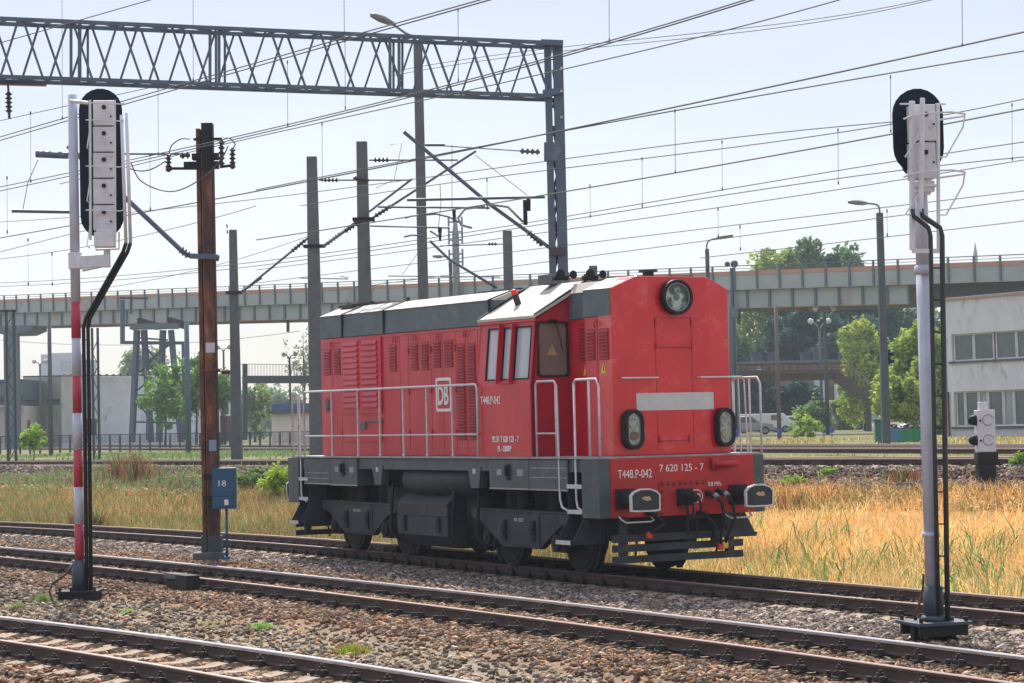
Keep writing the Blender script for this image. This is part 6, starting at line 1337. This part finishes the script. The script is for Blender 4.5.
wire([(330, 291), (640, 249.5), (1024, 199.5)], 66, .011, 'wire just below the one crossing the right lamp arm')
wire([(700, 258), (860, 240), (1024, 221)], 70, .011, 'lowest wire in the sky at the right edge')
wire([(-10, 123), (62, 107), (162, 85)], 38, .010, 'wire from the hanging insulator to the gantry beam')
wire([(0, 252), (45, 240.5), (88, 230)], 40, .010, 'short wire visible left of the striped mast, upper')
wire([(0, 259), (90, 246), (256, 206)], 46, .010, 'wire behind the striped mast bracket')
wire([(90, 290), (180, 274), (320, 232)], 60, .010, 'thin wire just above the viaduct railing at left')
wire([(0, 340), (100, 345), (300, 331)], 140, .02, 'thin far wire under the viaduct at left')
drops = [(30.5, 113, 181), (158, 88, 154), (150, 155, 209), (62, 0, 118), (193, 0, 80), (287.5, 62, 125), (344, 0, 33), (345, 41, 108), (322, 124, 180), (458, 10, 80), (609, 0, 40), (962, 0, 45), (890.5, 77, 131), (675, 111, 172), (838, 130, 183), (722, 142, 189), (1012, 105, 159), (718, 209, 236), (740, 227, 249), (887, 211, 235), (642, 159, 206), (7, 178, 232), (28, 240, 284), (52, 254, 284), (487, 180, 208), (227, 226, 232), (590, 186, 216)]
for u, v0, v1 in drops:
    best = min((w_ for w_ in WL if w_[3]-5 <= u <= w_[4]+5), key=lambda w_: min(abs(w_[0](u)-v0) if v0 > 0 else 99, abs(w_[0](u)-v1)), default=None)
    if best is None: continue
    a, c_ = plane_pt(best[1], u, v0-(8 if v0 == 0 else 0)), plane_pt(best[1], u+.3, v1); b = MB(); b.tube([a, c_], .0045, 5); o = b.build('dropper', WIRED, best[2]); b = MB(); kk = (c_-CAM).length/F_PX
    for q in (a, c_): b.tube([q-Vector((0, 0, 1.6*kk)), q+Vector((0, 0, 1.6*kk))], .7*kk, 6)
    b.build('dropper_clamp', WIRED, o)

# ------------------------------------------------------------------ trees and bushes
def leaf_cloud(cen, rad, n, size, c1, c2, seed, squash=1.0, clumps=14, gap=.5):
    clumps = clumps*3
    r = np.random.default_rng(seed); cc = r.normal(0, 1, (clumps, 3)); cc /= np.linalg.norm(cc, axis=1)[:, None]; cc *= r.uniform(.25, .85, (clumps, 1)); cr = r.uniform(.14, .34, clumps)
    k = r.integers(0, clumps, n); p = r.normal(0, 1, (n, 3)); p /= np.linalg.norm(p, axis=1)[:, None]; p *= (r.uniform(0, 1, (n, 1))**.45)*cr[k][:, None]; p += cc[k]
    P_ = p*np.array(rad)+np.array(cen); tone = np.array(c1)*np.ones((n, 3)); f = r.uniform(0, 1, clumps)[k][:, None]*.7+r.uniform(0, .3, (n, 1)); tone = np.array(c1)*(1-f)+np.array(c2)*f; tone *= r.uniform(.75, 1.25, (n, 1))
    a = r.normal(0, 1, (n, 3)); a /= np.linalg.norm(a, axis=1)[:, None]; b = np.cross(a, r.normal(0, 1, (n, 3))); b /= np.linalg.norm(b, axis=1)[:, None]; s = (size*r.uniform(.5, 1.2, n))[:, None]
    vs = np.stack([P_-a*s, P_-b*s*.55, P_+a*s, P_+b*s*.55], 1).reshape(-1, 3); return vs, np.repeat(tone, 4, 0), [np.array(cen)+c_*np.array(rad)*.8 for c_ in cc]
def tree(name, u, D, vtop, vbot_crown, wpx, n, size, c1, c2, label, cat='tree', seed=1, zfoot=None, trunk=.18, group=None, clumps=14):
    Q = wp(u, 440, D); Q.z = gz(Q) if zfoot is None else zfoot; k = D/F_PX; zt = height_at(Q, vtop); zb = max(height_at(Q, vbot_crown), Q.z)
    rt = empty(name, Q, label, cat, group); rad = (wpx*k/2*1.2, wpx*k/2*1.0, (zt-zb)/2*1.15); cen = (0, 0, (zt+zb)/2-Q.z)
    vs, tone, cl_ = leaf_cloud(cen, rad, n, size, c1, c2, seed, clumps=clumps)
    F = np.arange(len(vs)).reshape(-1, 4); raw_mesh('crown', vs, F, 4, LEAF, tone, parent=rt)
    b = MB(); top_ = Q+Vector((0, 0, cen[2])); b.tube([Q-Vector((0, 0, .2)), Q.lerp(top_, .5)+Vector((.1, 0, 0)), top_, top_+Vector((0, 0, rad[2]*.7))], [trunk, trunk*.75, trunk*.5, trunk*.12], 8)
    rr_ = random.Random(seed)
    for c_ in cl_[:9]:
        e = Q+Vector(c_); s = Q.lerp(top_, rr_.uniform(.45, 1.0)); b.tube([s, s.lerp(e, .5)+Vector((0, 0, .15*rad[2]*rr_.random())), e], [trunk*.35, trunk*.2, trunk*.06], 6)
    b.build('trunk', BARK, rt, smooth=True); return rt
YG1, YG2 = (.26, .36, .06), (.42, .48, .10); DG1, DG2 = (.03, .085, .06), (.06, .13, .075); MG1, MG2 = (.12, .23, .07), (.22, .33, .10); BG1, BG2 = (.20, .38, .05), (.30, .46, .09); PG1, PG2 = (.20, .26, .14), (.28, .33, .18)
tg = 'trees beyond the viaduct'
tree('tree', 788, 250, 243, 350, 84, 9500, .42, YG1, (.14, .2, .07), 'light green tall tree top, first above the viaduct beside the engine', seed=2, group=tg)
tree('tree', 752, 255, 262, 400, 60, 2600, .36, YG1, YG2, 'thin pale tree beside the engine nose, mostly sky showing through', seed=3, group=tg)
tree('tree', 832, 245, 247, 350, 98, 12500, .42, DG1, MG1, 'dark tree whose top shows above the viaduct in the middle of the group', seed=4, group=tg)
tree('tree', 862, 240, 272, 370, 96, 12000, .42, DG1, DG2, 'dark green tree behind the double lamp posts', seed=5, group=tg)
tree('tree', 806, 235, 298, 375, 84, 9500, .4, DG1, DG2, 'dark tree hanging over the footbridge', seed=6, group=tg)
tree('tree', 918, 245, 285, 385, 100, 9500, .42, MG1, DG2, 'mid green tree under the viaduct, behind the right signal mast', seed=7, group=tg)
tree('tree', 760, 200, 372, 434, 64, 8000, .32, DG1, DG2, 'dark tree under the footbridge, right of the engine nose', seed=8, group=tg)
tree('tree', 800, 201, 378, 434, 60, 7500, .32, DG1, DG2, 'dark tree under the middle of the footbridge', seed=9, group=tg)
tree('tree', 745, 222, 330, 400, 28, 1800, .36, (.06, .13, .05), MG1, 'small dark conical tree touching the engine nose', seed=19, group=tg)
tree('tree', 845, 232, 320, 385, 90, 8500, .4, DG1, DG2, 'dark tree behind the workshop roof vents', seed=31, group=tg)
sg_ = 'sunlit shrubs beside the plain building'
tree('shrub', 865, 186, 322, 415, 66, 8000, .26, YG1, YG2, 'yellow-green tree above the footbridge stairs', seed=10, group=sg_, trunk=.12)
tree('shrub', 914, 135, 318, 425, 66, 11000, .20, YG1, YG2, 'large yellow-green shrub left of the right signal mast', seed=11, group=sg_, trunk=.1)
tree('shrub', 938, 130, 330, 440, 62, 9500, .19, (.2, .32, .06), YG2, 'bright shrub between the signal mast and the plain building', seed=12, group=sg_, trunk=.1)
tree('shrub', 905, 128, 370, 442, 66, 9000, .17, (.2, .3, .06), YG2, 'low bright shrub behind the waste skips', seed=13, group=sg_, trunk=.08)
tree('shrub', 850, 205, 393, 432, 55, 3500, .26, YG1, MG2, 'olive shrub under the footbridge stairs', seed=14, group=sg_, trunk=.08)
tree('shrub', 815, 190, 400, 436, 36, 2400, .22, MG1, MG2, 'small green shrub beside the double lamp feet', seed=15, group=sg_, trunk=.06)
tree('shrub', 806, 118, 412, 442, 34, 1500, .10, BG1, (.42, .5, .1), 'tall leafy weeds with yellow tips right of the engine nose', 'shrub', seed=16, group=sg_, trunk=.02)
tree('tree', 165, 175, 366, 432, 52, 1500, .24, BG1, MG1, 'bright green young tree among the trestle pier legs', seed=17, trunk=.1)
tree('tree', 196, 172, 345, 425, 40, 2000, .24, BG1, MG1, 'bright green young tree just left of the rusty mast', seed=18, trunk=.1)
tree('tree', 222, 176, 366, 415, 30, 1000, .24, BG1, MG1, 'green young tree just right of the rusty mast', seed=20, trunk=.1)
tree('tree', 145, 330, 340, 400, 50, 2600, .42, PG1, PG2, 'pale hazy tree behind the trestle pier', seed=21)
tree('tree', 255, 240, 380, 440, 34, 2400, .30, YG1, PG1, 'yellowish tree left of the hut', seed=22)
tree('tree', 285, 420, 385, 435, 60, 3000, .6, PG1, (.2, .3, .16), 'far grey-green tree behind the hut', seed=23)
tree('tree', 305, 300, 325, 400, 40, 700, .28, PG1, (.2, .22, .14), 'bare thin tree behind the pole left of the engine', seed=24)
tree('shrub', 32, 96, 425, 452, 28, 1300, .09, (.28, .44, .06), BG2, 'small bright bush at the foot of the left lattice mast', 'bush', seed=25, trunk=.03)
tree('bush', 277, 63, 465, 502, 42, 2600, .065, (.30, .46, .05), (.44, .54, .12), 'bright yellow-green bush at the engine rear steps', 'bush', seed=26, trunk=.02)
tree('bush', 250, 66, 468, 500, 34, 1800, .06, (.14, .24, .08), (.2, .3, .1), 'grey-green weedy bush left of the bright one', 'bush', seed=27, trunk=.02)
tree('bush', 792, 50, 476, 494, 26, 500, .05, BG1, BG2, 'low bright green weed on the gravel bank right of the engine', 'bush', seed=28, trunk=.01)
tree('bush', 828, 52, 468, 486, 20, 400, .05, BG1, BG2, 'smaller green weed on the gravel bank', 'bush', seed=29, trunk=.01)
tree('bush', 1016, 50, 452, 486, 20, 500, .05, (.14, .26, .06), BG2, 'green weed beside the concrete block at the right edge', 'bush', seed=30, trunk=.01)
# rusty dock plants
for i, (u, v, D, h, w_) in enumerate(((136, 468, 74, 1.5, 1.2), (118, 470, 76, 1.2, .7), (77, 500, 60, .8, .5), (97, 500, 60, .9, .5), (905, 478, 49, .5, .9), (800, 492, 46, .45, 1.2))):
    Q = wp(u, v, D); Q.z = gz(Q); rt = empty('dock_plant', Q, ['big rust-brown dock clump right of the striped mast, above the far rails', 'smaller rust-brown dock clump beside the big one', 'rusty weed stems left of the striped mast', 'rusty weed stems right of the striped mast', 'low rusty stems by the right signal mast', 'low rusty stems right of the engine buffer'][i], 'weed', 'rust-brown dock plants')
    n = 200; a = rng.uniform(0, 6.28, n); r = np.minimum(np.abs(rng.normal(0, .5, n)), 1.4)*w_; h = h*np.exp(-(r/w_)**2*.6)*rng.uniform(.6, 1.1, n); C = np.where(rng.uniform(0, 1, (n, 1)) < .35, np.array([.14, .2, .07]), np.array([.17, .075, .04]))*rng.uniform(.6, 1.6, (n, 1)); blades('stems', np.cos(a)*r, np.sin(a)*r, rng.uniform(.5, 1, n)*h, np.full(n, .028), C, None, None, .25, z0=np.zeros(n), parent=rt)
# wooded far edge
n = 26000; th = rng.uniform(-.30, .30, n); Dd = rng.uniform(480, 620, n); hX = noise2(th*60, th*0, .8, 77); hh = (3.5+1.8*hX+np.where(th < -.12, 2.5, 0)); Z = 1.2+rng.uniform(0, 1, n)**.8*hh*1.3
a = rng.normal(0, 1, (n, 3)); a /= np.linalg.norm(a, axis=1)[:, None]; b2 = np.cross(a, rng.normal(0, 1, (n, 3))); b2 /= np.linalg.norm(b2, axis=1)[:, None]; P_ = np.stack([th*Dd, Dd, Z], 1); s = .9
vs = np.stack([P_-a*s, P_-b2*s*.6, P_+a*s, P_+b2*s*.6], 1).reshape(-1, 3); C = np.where(rng.uniform(0, 1, (n, 1)) < .5, np.array(MG1), np.array(DG2)+.03)*rng.uniform(.7, 1.3, (n, 1))
o = raw_mesh('far_woodland', vs, np.arange(4*n).reshape(-1, 4), 4, LEAF, np.repeat(C, 4, 0), kind='stuff'); tag(o, 'hazy belt of far trees along the horizon', 'woodland', kind='stuff')

# ------------------------------------------------------------------ air
hb = MB(); hb.box(-450, 450, -70, 960, -2, 45); hz = hb.build('haze', None, None, kind='stuff'); hz['label'] = 'thin pale summer haze filling the air over the yard'; hz['category'] = 'haze'
M = bpy.data.materials.new('summer_haze'); M.use_nodes = True; nn = M.node_tree.nodes; nn.remove(nn['Principled BSDF']); pv = nn.new('ShaderNodeVolumePrincipled'); pv.inputs['Color'].default_value = (.80, .90, 1, 1); pv.inputs['Density'].default_value = .00045; pv.inputs['Anisotropy'].default_value = -.1
M.node_tree.links.new(pv.outputs[0], nn['Material Output'].inputs['Volume']); hz.data.materials.append(M)
